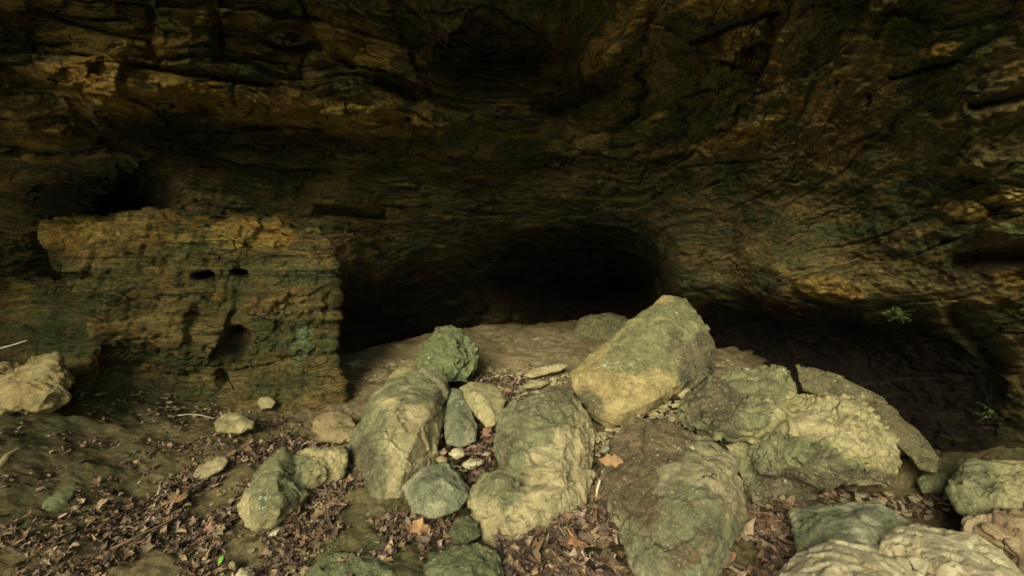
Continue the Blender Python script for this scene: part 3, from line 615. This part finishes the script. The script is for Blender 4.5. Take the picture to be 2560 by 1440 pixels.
boulder('boulder', 'broad craggy boulder with a smooth dark rounded left end, right of the tilted tan block', 'boulder',
    [T(poly=[(1702,1035),(1740,975),(1830,935),(1960,922),(1982,965),(2010,1020),(1960,1080),(1880,1090),(1790,1098),(1725,1070)], db=3.05, dt=3.75, thick=.5, front=[(1800,1000,.10),(1790,1060,.16),(1900,1050,.24),(1950,960,.05)]),
     T(poly=[(1850,1080),(1920,1000),(2010,985),(2110,988),(2172,1030),(2222,1095),(2268,1122),(2262,1180),(2242,1222),(2150,1220),(2050,1205),(1900,1180)], db=2.75, dt=3.55, thick=.5,
       front=[(2000,1060,.2),(2120,1090,.22),(2200,1160,.16),(2000,1140,.2),(2100,1170,.16)]),
     T(poly=[(1812,1110),(1900,1080),(2020,1120),(2050,1200),(2040,1240),(1990,1280),(1930,1300),(1885,1280),(1868,1200)], db=2.85, dt=3.15, thick=.5, front=[(1950,1180,.03)])],
    tan2, rough=1.1, crag=1.0, pits=.7, smooth=2, seed=12, green=[(1780,1010,120,70,0,1.3),(1900,950,80,40,0,1.1),(1940,1180,100,80,0,1.0),(2080,1170,120,50,10,.7),(2060,1060,130,50,0,-.3),(2160,1110,70,50,0,-.6)],
    stain=[(1790,1010,80,60,15,.85),(1960,1230,90,70,0,.8),(2140,1190,120,24,8,.8),(2060,1150,60,25,20,.5)],
    wells=[(2100,1050,14,9,20,.07),(2085,1020,12,8,0,.05),(1975,1075,40,8,10,.05)], group=G_B)
boulder('rock_slab', 'long thin dark slab with an ochre edge, slanting down behind the broad craggy boulder', 'rock slab',
    [T(poly=[(1990,912),(2040,922),(2150,985),(2218,1008),(2240,1040),(2180,1060),(2100,1010),(2000,975)], db=3.5, dt=3.8, thick=.2, front=[(2090,970,.04)]),
     T(poly=[(2170,1000),(2225,1015),(2290,1075),(2352,1150),(2345,1185),(2300,1170),(2250,1120),(2190,1060)], db=2.95, dt=3.4, thick=.15, front=[(2250,1060,.04)])],
    drk, rough=.7, crag=.5, seed=14, group=G_B)
boulder('boulder', 'grey-green faceted boulder lying behind the bright boulders at the bottom right', 'boulder',
    [T(poly=[(1976,1285),(2040,1256),(2130,1262),(2200,1254),(2290,1308),(2330,1350),(2300,1420),(2200,1430),(2080,1400),(2008,1398)], db=2.2, dt=2.6, thick=.35, front=[(2045,1310,.03),(2140,1300,.12),(2230,1320,.05),(2150,1380,.14)])],
    grey, rough=.8, crag=.2, seed=15, green=[(2050,1340,60,60,0,1)], group=G_B)
boulder('boulder', 'large bright cream boulder with dark pockmarks in the bottom right corner', 'boulder',
    [T(poly=[(2185,1355),(2230,1325),(2290,1308),(2370,1325),(2440,1335),(2500,1370),(2560,1432),(2640,1560),(2500,1640),(2350,1600),(2260,1480)], db=1.75, dt=2.3, thick=.5, front=[(2290,1370,.08),(2400,1420,.15),(2480,1500,.15)])],
    brt, rough=.28, crag=.12, pits=.5, seed=16, wells=[(2430,1365,12,6,30,.05),(2440,1400,12,5,20,.05),(2490,1405,10,5,60,.05),(2500,1440,12,5,30,.04),(2380,1440,10,5,20,.04)], group=G_B)
boulder('boulder', 'bright cream boulder cut off by the bottom edge, in front of the grey-green faceted boulder', 'boulder',
    [T(poly=[(1930,1450),(1990,1390),(2080,1356),(2180,1366),(2262,1425),(2330,1520),(2250,1620),(2000,1620),(1900,1540)], db=1.7, dt=2.15, thick=.4, front=[(2080,1410,.12),(2180,1450,.12),(2020,1480,.1)])],
    brt, rough=.28, crag=.10, pits=.4, seed=18, group=G_B)
boulder('boulder', 'mossy brown boulder at the right edge under the dark wall', 'boulder',
    [T(poly=[(2372,1200),(2430,1150),(2490,1162),(2600,1160),(2680,1240),(2640,1330),(2480,1310),(2400,1275)], db=2.5, dt=2.85, thick=.5)],
    tan2, rough=1.1, crag=.7, seed=19, green=[(2430,1220,70,70,0,1.0)], group=G_B)
boulder('boulder', 'pinkish crumbly boulder at the right edge above the pockmarked cream boulder', 'boulder',
    [T(poly=[(2412,1300),(2470,1283),(2600,1262),(2680,1350),(2640,1470),(2560,1420),(2490,1352),(2425,1335)], db=2.25, dt=2.5, thick=.4)],
    pnk, rough=1., crag=.7, seed=20, group=G_B)
boulder('rock', 'small rounded dark green rock beside the mossy brown boulder at the right', 'rock',
    [T(poly=[(2290,1205),(2310,1185),(2360,1182),(2380,1205),(2360,1232),(2305,1235)], db=2.95, dt=3.05, thick=.15)],
    grn, voxel=.009, rough=.6, seed=22, green=[(2330,1210,90,60,0,1.0)], group=G_B)
boulder('boulder', 'jagged ochre boulder at the left edge below the rock ledge', 'boulder',
    [T(poly=[(-120,960),(-40,935),(30,932),(90,905),(140,893),(168,930),(190,962),(160,1000),(110,1025),(60,1005),(-60,1020)], db=3.0, dt=3.3, thick=.35, front=[(110,940,.1),(60,960,.12),(120,990,.08),(-20,970,.1)])],
    mat_rock('limestone_ochre', pale=(.52,.42,.19), mid=(.34,.24,.09), green=(.13,.15,.06), g=.5, dark=.2, seed=37), rough=1., crag=.8, seed=23, group=G_B)
boulder('boulder', 'dark mossy boulder lying in the shade of the cave mouth behind the tilted tan block', 'boulder',
    [T(poly=[(1430,850),(1450,800),(1520,785),(1590,800),(1620,850),(1560,890),(1470,885)], db=5.2, dt=5.5, thick=.4)],
    drk, voxel=.014, rough=1.2, crag=.7, seed=36, green=[(1520,830,120,60,0,1)])
boulder('rock', 'flat layered rock half sunk in the slope below the pier of the ledge', 'rock',
    [T(poly=[(535,1060),(560,1040),(600,1035),(636,1056),(636,1070),(600,1082),(545,1080)], db=3.4, dt=3.55, thick=.2)],
    tan2, voxel=.009, rough=.5, crag=.5, strat=.6, seed=24)
boulder('rock', 'small round tan stone at the foot of the ledge pier', 'stone',
    [T(poly=[(641,1008),(650,994),(675,992),(690,1005),(680,1022),(652,1024)], db=3.85, dt=3.9, thick=.1)],
    tan, voxel=.007, rough=.5, seed=26)
boulder('rock', 'flat pointed pale stone lying at the upper edge of the leaf litter', 'stone',
    [T(poly=[(474,1195),(500,1160),(545,1145),(572,1150),(560,1172),(520,1195),(485,1205)], db=2.98, dt=3.12, thick=.08, bulge=.02)],
    tan, voxel=.008, rough=.5, seed=27, smooth=1)
boulder('rock', 'half buried moss-covered rock on the left slope', 'rock',
    [T(poly=[(75,1275),(100,1240),(160,1200),(190,1197),(205,1225),(170,1262),(120,1290)], db=2.55, dt=2.75, thick=.25)],
    grn, voxel=.01, rough=.7, crag=.5, seed=28, green=[(140,1240,90,60,0,1)])
boulder('rock', 'green rock cut off by the bottom edge below the biggest pale boulder', 'rock',
    [T(poly=[(1050,1420),(1080,1385),(1130,1368),(1200,1362),(1240,1390),(1255,1440),(1230,1500),(1090,1500)], db=2.15, dt=2.4, thick=.3)],
    grn, rough=.8, crag=.5, seed=30, green=[(1130,1420,140,60,0,.8)], group=G_B)
boulder('rock', 'dark round rock in the gap left of the foot of the biggest pale boulder', 'rock',
    [T(poly=[(1125,1330),(1140,1298),(1170,1290),(1195,1310),(1200,1345),(1165,1362),(1135,1355)], db=2.5, dt=2.6, thick=.2)],
    drk, voxel=.009, rough=.8, seed=31, green=[(1160,1320,60,50,0,1)], group=G_B)
boulder('rock', 'dark mossy rock low at the bottom edge, left of the upright orange leaf', 'rock',
    [T(poly=[(760,1440),(800,1400),(880,1385),(960,1390),(1000,1425),(990,1480),(800,1500)], db=2.3, dt=2.5, thick=.3)],
    grn, rough=.8, crag=.4, seed=32, green=[(880,1420,150,60,0,1.2)])
for i, (poly, db, dt, lab, mt) in enumerate([
    ([(1683,968),(1700,955),(1728,975),(1722,992),(1705,1000),(1690,985)], 3.75, 3.85, 'squarish pale stone beside the foot of the tilted tan block, front one of two', tan),
    ([(1712,945),(1728,942),(1742,965),(1742,978),(1726,970)], 3.9, 3.95, 'narrow pale stone behind the squarish one by the tilted tan block', tan),
    ([(1305,940),(1330,922),(1400,908),(1422,912),(1400,928),(1330,946)], 4.25, 4.35, 'long flat tan slab on the sand left of the tilted tan block', tan),
    ([(1312,962),(1330,950),(1368,950),(1372,960),(1350,970),(1320,972)], 4.1, 4.15, 'short flat tan chip in front of the long flat slab', tan),
    ([(1120,1135),(1135,1120),(1158,1122),(1162,1140),(1140,1150)], 3.05, 3.1, 'pale yellow pebble under the foot of the green wedge', brt),
    ([(1153,1160),(1175,1146),(1205,1148),(1208,1160),(1185,1172),(1165,1172)], 2.98, 3.02, 'flat cream stone above the small angular grey-green rock', brt),
    ([(1088,1148),(1100,1138),(1120,1146),(1118,1160),(1098,1162)], 3.02, 3.06, 'tiny yellowish pebble left of the flat cream stone', tan),
    ([(1534,1112),(1548,1100),(1572,1104),(1568,1118),(1545,1126)], 3.1, 3.15, 'oval pale stone between the biggest pale boulder and the dark brown boulder', brt),
    ([(1501,1125),(1508,1113),(1522,1112),(1526,1125),(1510,1136)], 3.05, 3.1, 'small grey pebble beside the oval pale stone', grey),
    ([(1640,1055),(1655,1045),(1672,1052),(1668,1064),(1648,1066)], 3.3, 3.34, 'small tan pebble among the chips under the tilted block', tan),
    ([(195,1350),(212,1325),(240,1322),(250,1342),(235,1366),(205,1368)], 2.52, 2.6, 'rounded yellow-brown stone in the leaf litter, lower left', tan),
    ([(10,1370),(30,1345),(62,1352),(72,1380),(45,1398),(15,1394)], 2.42, 2.5, 'dirty brown stone at the left edge in the leaf litter', pnk),
    ([(588,1440),(600,1420),(625,1418),(640,1435),(630,1455),(600,1458)], 2.28, 2.35, 'cream pebble cut off by the bottom edge', brt),
    ([(568,1420),(575,1405),(590,1402),(598,1415),(588,1426)], 2.4, 2.42, 'little tan pebble just above the cream pebble at the bottom', tan),
    ([(665,1332),(690,1318),(712,1322),(700,1338),(672,1344)], 2.6, 2.66, 'flat yellow chip below the bent pale green boulder', brt)]):
    boulder('stone', lab, 'stone', [T(poly=poly, db=db, dt=dt, thick=.07, bulge=.03)], mt, voxel=.006, rough=.35, seed=40 + i, smooth=1)

# ------------------------------------------------------------------ leaf litter
rng = random.Random(5)
def leaf_shape(kind):
    """outline of one leaf as (radius, angle) pairs; lobed like sycamore, or oval like beech"""
    if kind == 0:
        return [(0,-1.0),(.38,-.62),(.30,-.35),(.85,-.25),(.48,.02),(.72,.42),(.30,.36),(0,1.0),(-.30,.36),(-.72,.42),(-.48,.02),(-.85,-.25),(-.30,-.35),(-.38,-.62)]
    if kind == 1:
        return [(0,-1.0),(.30,-.7),(.46,-.2),(.42,.3),(.2,.75),(0,1.0),(-.2,.75),(-.42,.3),(-.46,-.2),(-.30,-.7)]
    return [(0,-1.0),(.28,-.6),(.62,-.55),(.40,-.1),(.55,.25),(.25,.5),(.1,.9),(-.28,.62),(-.5,.2),(-.3,-.05),(-.55,-.4),(-.2,-.7)]
def leaf_geo(c, size, kind, r, flat=.5):
    o = np.array(leaf_shape(kind)) * size * .5
    o = o * (1 + .16 * np.array([[r.uniform(-1, 1)] for _ in o]))
    c1, c2 = r.uniform(-1.2, 1.6) * (1.1 - flat), r.uniform(-.8, 1.0) * (1.1 - flat)
    def lift(x, y): return (c1 * x * x + c2 * y * y) / size * 2.2 + r.uniform(-.05, .05) * size
    ring = [(x, y, lift(x, y)) for x, y in o]; mid = [(x * .45, y * .5, lift(x * .45, y * .5)) for x, y in o]
    P = np.array([(0, 0, 0)] + mid + ring); n = len(o)
    yaw = r.uniform(0, 6.28); tx, ty = r.gauss(0, .45) * (1.25 - flat), r.gauss(0, .45) * (1.25 - flat)
    cy, sy = math.cos(yaw), math.sin(yaw); Rz = np.array([[cy, -sy, 0], [sy, cy, 0], [0, 0, 1]])
    Rx = np.array([[1, 0, 0], [0, math.cos(tx), -math.sin(tx)], [0, math.sin(tx), math.cos(tx)]])
    Ry = np.array([[math.cos(ty), 0, math.sin(ty)], [0, 1, 0], [-math.sin(ty), 0, math.cos(ty)]])
    P = P @ (Rx @ Ry @ Rz).T + c
    Fc = []
    for i in range(n):
        j = (i + 1) % n
        Fc += [(0, 1 + i, 1 + j), (1 + i, 1 + n + i, 1 + n + j), (1 + i, 1 + n + j, 1 + j)]
    return P, np.array(Fc)
TONES = [(.12,.078,.042),(.17,.115,.062),(.24,.165,.092),(.09,.060,.034),(.28,.20,.125),(.16,.12,.08),(.20,.115,.07),(.06,.038,.026),(.28,.20,.14),(.05,.035,.025)]
def inpoly(x, y, poly):
    c = False; j = len(poly) - 1
    for i in range(len(poly)):
        xi, yi = poly[i]; xj, yj = poly[j]
        if (yi > y) != (yj > y) and x < (xj - xi) * (y - yi) / (yj - yi) + xi: c = not c
        j = i
    return c
def tone_obj(name, Vs, Fs, Cs, mat, origin=None):
    V = np.vstack(Vs); off = np.cumsum([0] + [len(v) for v in Vs[:-1]]); Fc = np.vstack([f + o_ for f, o_ in zip(Fs, off)])
    o = mesh_obj(name, V, Fc, mat, None, origin, smooth=False)
    cc = np.repeat(np.array(Cs), [len(v) for v in Vs], axis=0)
    a = o.data.attributes.new('tone', 'FLOAT_COLOR', 'POINT'); a.data.foreach_set('color', np.hstack([cc, np.ones((len(cc), 1))]).astype(np.float32).ravel())
    return o
REG = [([(0,1340),(0,1060),(500,1010),(760,1040),(800,1090),(500,1200),(200,1300)], 500, .026, .006),
       ([(0,1460),(0,1310),(250,1275),(480,1190),(640,1115),(760,1085),(880,1120),(900,1210),(1000,1320),(1060,1460)], 2600, .024, .012),
       ([(0,1460),(0,1310),(250,1275),(480,1190),(640,1115),(760,1085),(880,1120),(900,1210),(1000,1320),(1060,1460)], 1500, .055, .03),
       ([(0,1440),(0,1200),(400,1120),(700,1040),(800,1060),(640,1140),(300,1280)], 260, .04, .01),
       ([(1095,1060),(1200,1060),(1245,1110),(1235,1200),(1190,1225),(1090,1170)], 420, .05, .07),
       ([(1185,930),(1310,950),(1300,1010),(1240,1040),(1180,960)], 200, .045, .05),
       ([(1240,1470),(1260,1390),(1330,1350),(1480,1240),(1545,1300),(1590,1470)], 900, .10, .11),
       ([(1710,1470),(1800,1400),(1880,1270),(1985,1290),(1985,1400),(1930,1470)], 500, .085, .08),
       ([(1480,1100),(1530,1100),(1540,1300),(1470,1250)], 200, .05, .06),
       ([(960,1290),(1200,1270),(1210,1360),(1070,1380),(1040,1450),(950,1440)], 260, .06, .03),
       ([(1840,1270),(2060,1220),(2400,1230),(2400,1300),(1960,1290)], 240, .06, .03),
       ([(1580,960),(1760,980),(1720,1090),(1560,1080)], 120, .04, .08),
       ([(700,900),(1400,900),(1420,1000),(700,1040)], 60, .03, .01)]
Vs, Fs, Cs = [], [], []
for poly, n, sz, pile in REG:
    xs = [p[0] for p in poly]; ys = [p[1] for p in poly]; k = 0
    # scatter evenly over the ground inside the region
    c3 = np.array([at(x, y, hit(x, min(y, 1560))) for x, y in poly]); x0, x1, y0, y1 = c3[:, 0].min(), c3[:, 0].max(), c3[:, 1].min(), c3[:, 1].max()
    pts = np.array([(rng.uniform(x0, x1), rng.uniform(y0, y1)) for _ in range(n * 6)])
    zs = ground_z(pts[:, 0], pts[:, 1]); q = np.stack([pts[:, 0], pts[:, 1], zs], -1); qx, qy = proj(q)
    cl = perlin(q * 5, 55)
    for a in range(len(q)):
        if k >= n: break
        if not inpoly(qx[a], qy[a], poly) or cl[a] < rng.uniform(-.35, .3): continue
        k += 1; s_ = sz * rng.uniform(.55, 1.45)
        P, f = leaf_geo(q[a] + np.array([0, 0, .008 + rng.random() ** 1.5 * pile]), s_, rng.choice((0, 1, 2, 2)), rng, .35)
        t = rng.choice(TONES); b = rng.uniform(.62, 1.12)
        Vs.append(P); Fs.append(f); Cs.append([v * b for v in t])
lit = tone_obj('leaf_litter', Vs, Fs, Cs, M_LEAF); tag(lit, 'brown curled dead leaves drifted over the cave floor', 'leaf litter', kind='stuff')

# single leaves that stand out
def one_leaf(px_, py_, size, kind, tone, label, d=None, lift=.03, seed=0, tilt=None):
    r = random.Random(seed); d = hit(px_, py_) - .02 if d is None else d; c = at(px_, py_, d) + np.array([0, 0, lift])
    P, f = leaf_geo(np.zeros(3), size, kind, r, .75)
    if tilt: 
        a = math.radians(tilt); P = P @ np.array([[1, 0, 0], [0, math.cos(a), -math.sin(a)], [0, math.sin(a), math.cos(a)]]).T
    o = tone_obj('dead_leaf', [P + c], [f], [tone], M_LEAF, c); tag(o, label, 'leaf', 'fallen leaves that stand out'); return o
one_leaf(1056, 1340, .13, 2, (.33,.19,.09), 'large upright orange-tan leaf at the bottom, left of the green rock', tilt=60, seed=1, lift=.04)
one_leaf(1530, 1165, .12, 2, (.24,.15,.07), 'orange lobed leaf lying on the left shoulder of the dark brown boulder', d=2.72, seed=2, tilt=35)
one_leaf(1440, 1400, .13, 0, (.26,.14,.075), 'big brown star-shaped leaf below the biggest pale boulder', seed=4, lift=.09, tilt=20)
one_leaf(1390, 1375, .11, 0, (.30,.15,.08), 'reddish star-shaped leaf touching the foot of the biggest pale boulder', seed=5, lift=.08, tilt=20)
one_leaf(725, 1300, .12, 1, (.25,.12,.055), 'rust-brown leaf under the lower edge of the bent pale green boulder', seed=6, lift=.03, tilt=15)
one_leaf(440, 1270, .13, 2, (.22,.12,.06), 'orange-brown leaf in the middle of the leaf drift', seed=7, lift=.04, tilt=15)
one_leaf(1270, 990, .09, 0, (.26,.16,.09), 'tan leaf in the gap behind the biggest pale boulder', seed=8, lift=.05, tilt=30)
one_leaf(1800, 1420, .15, 1, (.22,.12,.07), 'long curled brown leaf by the right foot of the dark brown boulder', seed=9, lift=.05, tilt=40)
one_leaf(1950, 1350, .14, 2, (.20,.115,.07), 'wide brown leaf leaning beside the grey-green faceted boulder', seed=10, lift=.05, tilt=30)
one_leaf(552, 1428, .045, 1, (.13,.26,.05), 'single fresh green leaf among the dead ones at the bottom', seed=11, lift=.05, tilt=45)
one_leaf(1215, 1110, .10, 0, (.24,.13,.08), 'purplish-brown leaf in the crevice left of the biggest pale boulder', seed=12, lift=.07, tilt=30)
one_leaf(550, 1345, .10, 2, (.22,.19,.11), 'grey-olive leaf low in the leaf drift', seed=13, lift=.04, tilt=15)

# ------------------------------------------------------------------ sticks and chips
def tube(pts, radii, seg=8):
    pts = [np.array(p, float) for p in pts]; V = []; Fc = []
    for i, p in enumerate(pts):
        t = pts[min(i + 1, len(pts) - 1)] - pts[max(i - 1, 0)]; t /= np.linalg.norm(t)
        a = np.cross(t, [0, 0, 1.]); a = a / np.linalg.norm(a) if np.linalg.norm(a) > 1e-3 else np.array([1., 0, 0]); b = np.cross(t, a)
        for k in range(seg):
            w = 2 * math.pi * k / seg; V.append(p + radii[i] * (1 + .2 * hsh(i * 1.3 + k)) * (math.cos(w) * a + math.sin(w) * b))
    for i in range(len(pts) - 1):
        for k in range(seg):
            j = (k + 1) % seg; Fc.append((i * seg + k, i * seg + j, (i + 1) * seg + j, (i + 1) * seg + k))
    n = len(V); V += [pts[0], pts[-1]]
    for k in range(seg):
        j = (k + 1) % seg; Fc += [(n, j, k, n), (n + 1, (len(pts) - 1) * seg + k, (len(pts) - 1) * seg + j, n + 1)]
    tri = [];
    for f in Fc:
        if len(set(f)) == 4: tri += [(f[0], f[1], f[2]), (f[0], f[2], f[3])]
        else:
            g_ = list(dict.fromkeys(f)); tri.append(tuple(g_))
    return np.array(V), np.array(tri)
M_TW = mat_plain('twig_pale', (.32, .29, .18), (.48, .44, .30)); M_TD = mat_plain('twig_dark', (.07, .045, .025), (.15, .10, .055)); M_BR = mat_plain('branch_bark', (.20, .16, .08), (.34, .28, .15), 12)
def stick(pxs, r0, r1, mat, name, label, cat, lift=.012, d=None):
    g_ = [at(x, y, (d or hit(x, y) - .01)) + np.array([0, 0, lift]) for x, y in pxs]
    V, f = tube(g_, np.linspace(r0, r1, len(g_))); o = mesh_obj(name, V, f, mat, None, g_[0]); tag(o, label, cat); return o
stick([(446,1043),(470,1040),(500,1042),(535,1050)], .004, .003, M_TW, 'twig', 'thin bleached twig on the slope left of the flat layered rock', 'twig')
stick([(1491,1248),(1493,1228),(1500,1206)], .006, .005, M_TW, 'twig', 'short white twig standing in the gap right of the biggest pale boulder', 'twig', d=2.62)
stick([(-20,1190),(8,1170),(20,1150),(45,1135),(75,1120)], .022, .008, M_BR, 'branch', 'broken pale branch end lying at the left edge of the slope', 'branch', .02)
stick([(300,1215),(312,1200),(322,1190),(355,1178)], .010, .004, M_TD, 'twig', 'dark forked twig where the slope meets the leaf litter', 'twig')
stick([(280,1400),(340,1370),(420,1330),(500,1285)], .006, .004, M_TD, 'twig', 'long dark twig lying across the leaf drift', 'twig', .05)
stick([(395,1250),(400,1232),(404,1215)], .003, .002, M_TW, 'twig', 'tiny pale twig near the upper edge of the leaf drift', 'twig', .03)
stick([(0,893),(40,882),(70,872)], .004, .003, M_TW, 'twig', 'thin grey twig above the jagged ochre boulder at the left', 'twig', .05, d=3.2)

_r = random.Random(77)
for _x, _y, _w in [(60,1410,'the dirty brown stone at the left edge'),(150,1330,'the rounded yellow-brown stone, on its left'),(330,1310,'the long dark twig, above its middle'),(480,1235,'the orange-brown leaf in the drift'),
                   (600,1375,'the fresh green leaf, above it'),(820,1250,'the lower edge of the bent pale green boulder'),(1470,1390,'the left side of the dark brown boulder'),(1335,1405,'the crumbling foot of the biggest pale boulder')]:
    _a = _r.uniform(-.9, .5); _l = _r.uniform(16, 42)
    tw = stick([(_x + t * _l * math.cos(_a) + _r.uniform(-3, 3), _y + t * _l * math.sin(_a) + _r.uniform(-2, 2)) for t in (-1, -.3, .3, 1)], .0035, .002, M_TD, 'twig',
          'thin dark twig in the leaves near ' + _w, 'twig', .05)
    tw['group'] = 'thin dark twigs in the leaf litter'

def chips(name, label, regs, mat, seed):
    r = random.Random(seed); Vs, Fs = [], []; base = 0
    for poly, n, sz, lift in regs:
        xs = [p[0] for p in poly]; ys = [p[1] for p in poly]; k = 0
        while k < n:
            x, y = r.uniform(min(xs), max(xs)), r.uniform(min(ys), max(ys))
            if not inpoly(x, y, poly): continue
            k += 1; c = at(x, y, hit(x, y) - lift * 1.4); s_ = sz * r.uniform(.35, 1.3)
            P = np.array([(r.gauss(0, 1), r.gauss(0, 1), r.gauss(0, .28)) for _ in range(9)]); P /= np.maximum(np.linalg.norm(P, axis=1), .6)[:, None]
            b = bmesh.new(); 
            for q in P * s_ * .5: b.verts.new(q)
            bmesh.ops.convex_hull(b, input=b.verts); bmesh.ops.delete(b, geom=[v for v in b.verts if not v.link_faces], context='VERTS'); bmesh.ops.triangulate(b, faces=b.faces)
            b.verts.index_update(); Vs.append(np.array([v.co[:] for v in b.verts]) + c + np.array([0, 0, s_ * .1])); Fs.append(np.array([[v.index for v in f.verts] for f in b.faces]) + base); base += len(Vs[-1]); b.free()
    o = mesh_obj(name, np.vstack(Vs), np.vstack(Fs), mat, None, None, smooth=False); tag(o, label, 'gravel', kind='stuff'); return o
chips('stone_chips', 'pale flakes and crumbs of rock lying between the boulders', [
    ([(1560,1080),(1600,1030),(1690,970),(1750,990),(1720,1100)], 190, .06, .15), ([(1480,1090),(1560,1060),(1600,1090),(1520,1140)], 60, .05, .14), ([(1170,900),(1330,930),(1300,1010),(1200,980)], 70, .045, .05), ([(200,960),(560,1000),(860,950),(860,1040),(560,1080),(200,1020)], 160, .035, .0), ([(2040,1230),(2380,1240),(2380,1290),(2040,1290)], 60, .05, .04), ([(1260,1000),(1300,960),(1420,930),(1430,960),(1300,1000)], 70, .045, .03),
    ([(1485,1100),(1580,1090),(1560,1150),(1490,1150)], 40, .035, .08), ([(1080,1130),(1210,1130),(1220,1190),(1090,1170)], 45, .03, .05),
    ([(0,1440),(0,1330),(500,1240),(900,1150),(1050,1440)], 110, .028, .02), ([(600,1440),(700,1380),(1000,1370),(1040,1440)], 24, .035, .01),
    ([(1260,1440),(1450,1300),(1540,1440)], 14, .03, .06), ([(800,900),(1430,860),(1400,950),(900,1000)], 60, .025, .0), ([(0,1400),(0,1050),(500,1000),(760,1020),(900,1150),(500,1250)], 700, .022, 0), ([(840,900),(1400,840),(1400,950),(1000,1000)], 190, .030, 0), ([(780,1060),(860,900),(1000,900),(960,1000),(860,1060)], 110, .030, 0), ([(1740,930),(1780,885),(1900,900),(1820,930)], 40, .03, 0), ([(850,890),(1400,835),(1400,880),(900,930)], 14, .12, -.03)],
    tan, 3)

# ------------------------------------------------------------------ small green plants on the right-hand wall
M_PL = mat_plain('plant_green', (.020, .032, .008), (.038, .058, .014), 30)
def plant(px_, py_, d, n, size, label, seed):
    r = random.Random(seed); c = at(px_, py_, d); Vs, Fs = [], []; base = 0
    for _ in range(n):
        p, f = leaf_geo(np.array([r.gauss(0, size), r.gauss(0, size * .4), r.gauss(0, size * .6)]) + c, r.uniform(.02, .045), 1, r, .2)
        Vs.append(p); Fs.append(f + base); base += len(p)
        V_, f_ = tube([c + np.array([0, .03, 0]), (c + p[0]) / 2 + np.array([0, .01, .01]), p[0]], [.002, .0015, .001], 4); Vs.append(V_); Fs.append(f_ + base); base += len(V_)
    o = mesh_obj('wall_plant', np.vstack(Vs), np.vstack(Fs), M_PL, None, c, smooth=False); tag(o, label, 'plant', 'small green plants rooted in the wall'); return o
plant(2250, 786, 3.3, 26, .035, 'small green plant hanging under the lip of the right-hand wall', 1)
plant(2490, 1035, 3.15, 26, .04, 'faint green plant low on the dark right-hand wall', 2)
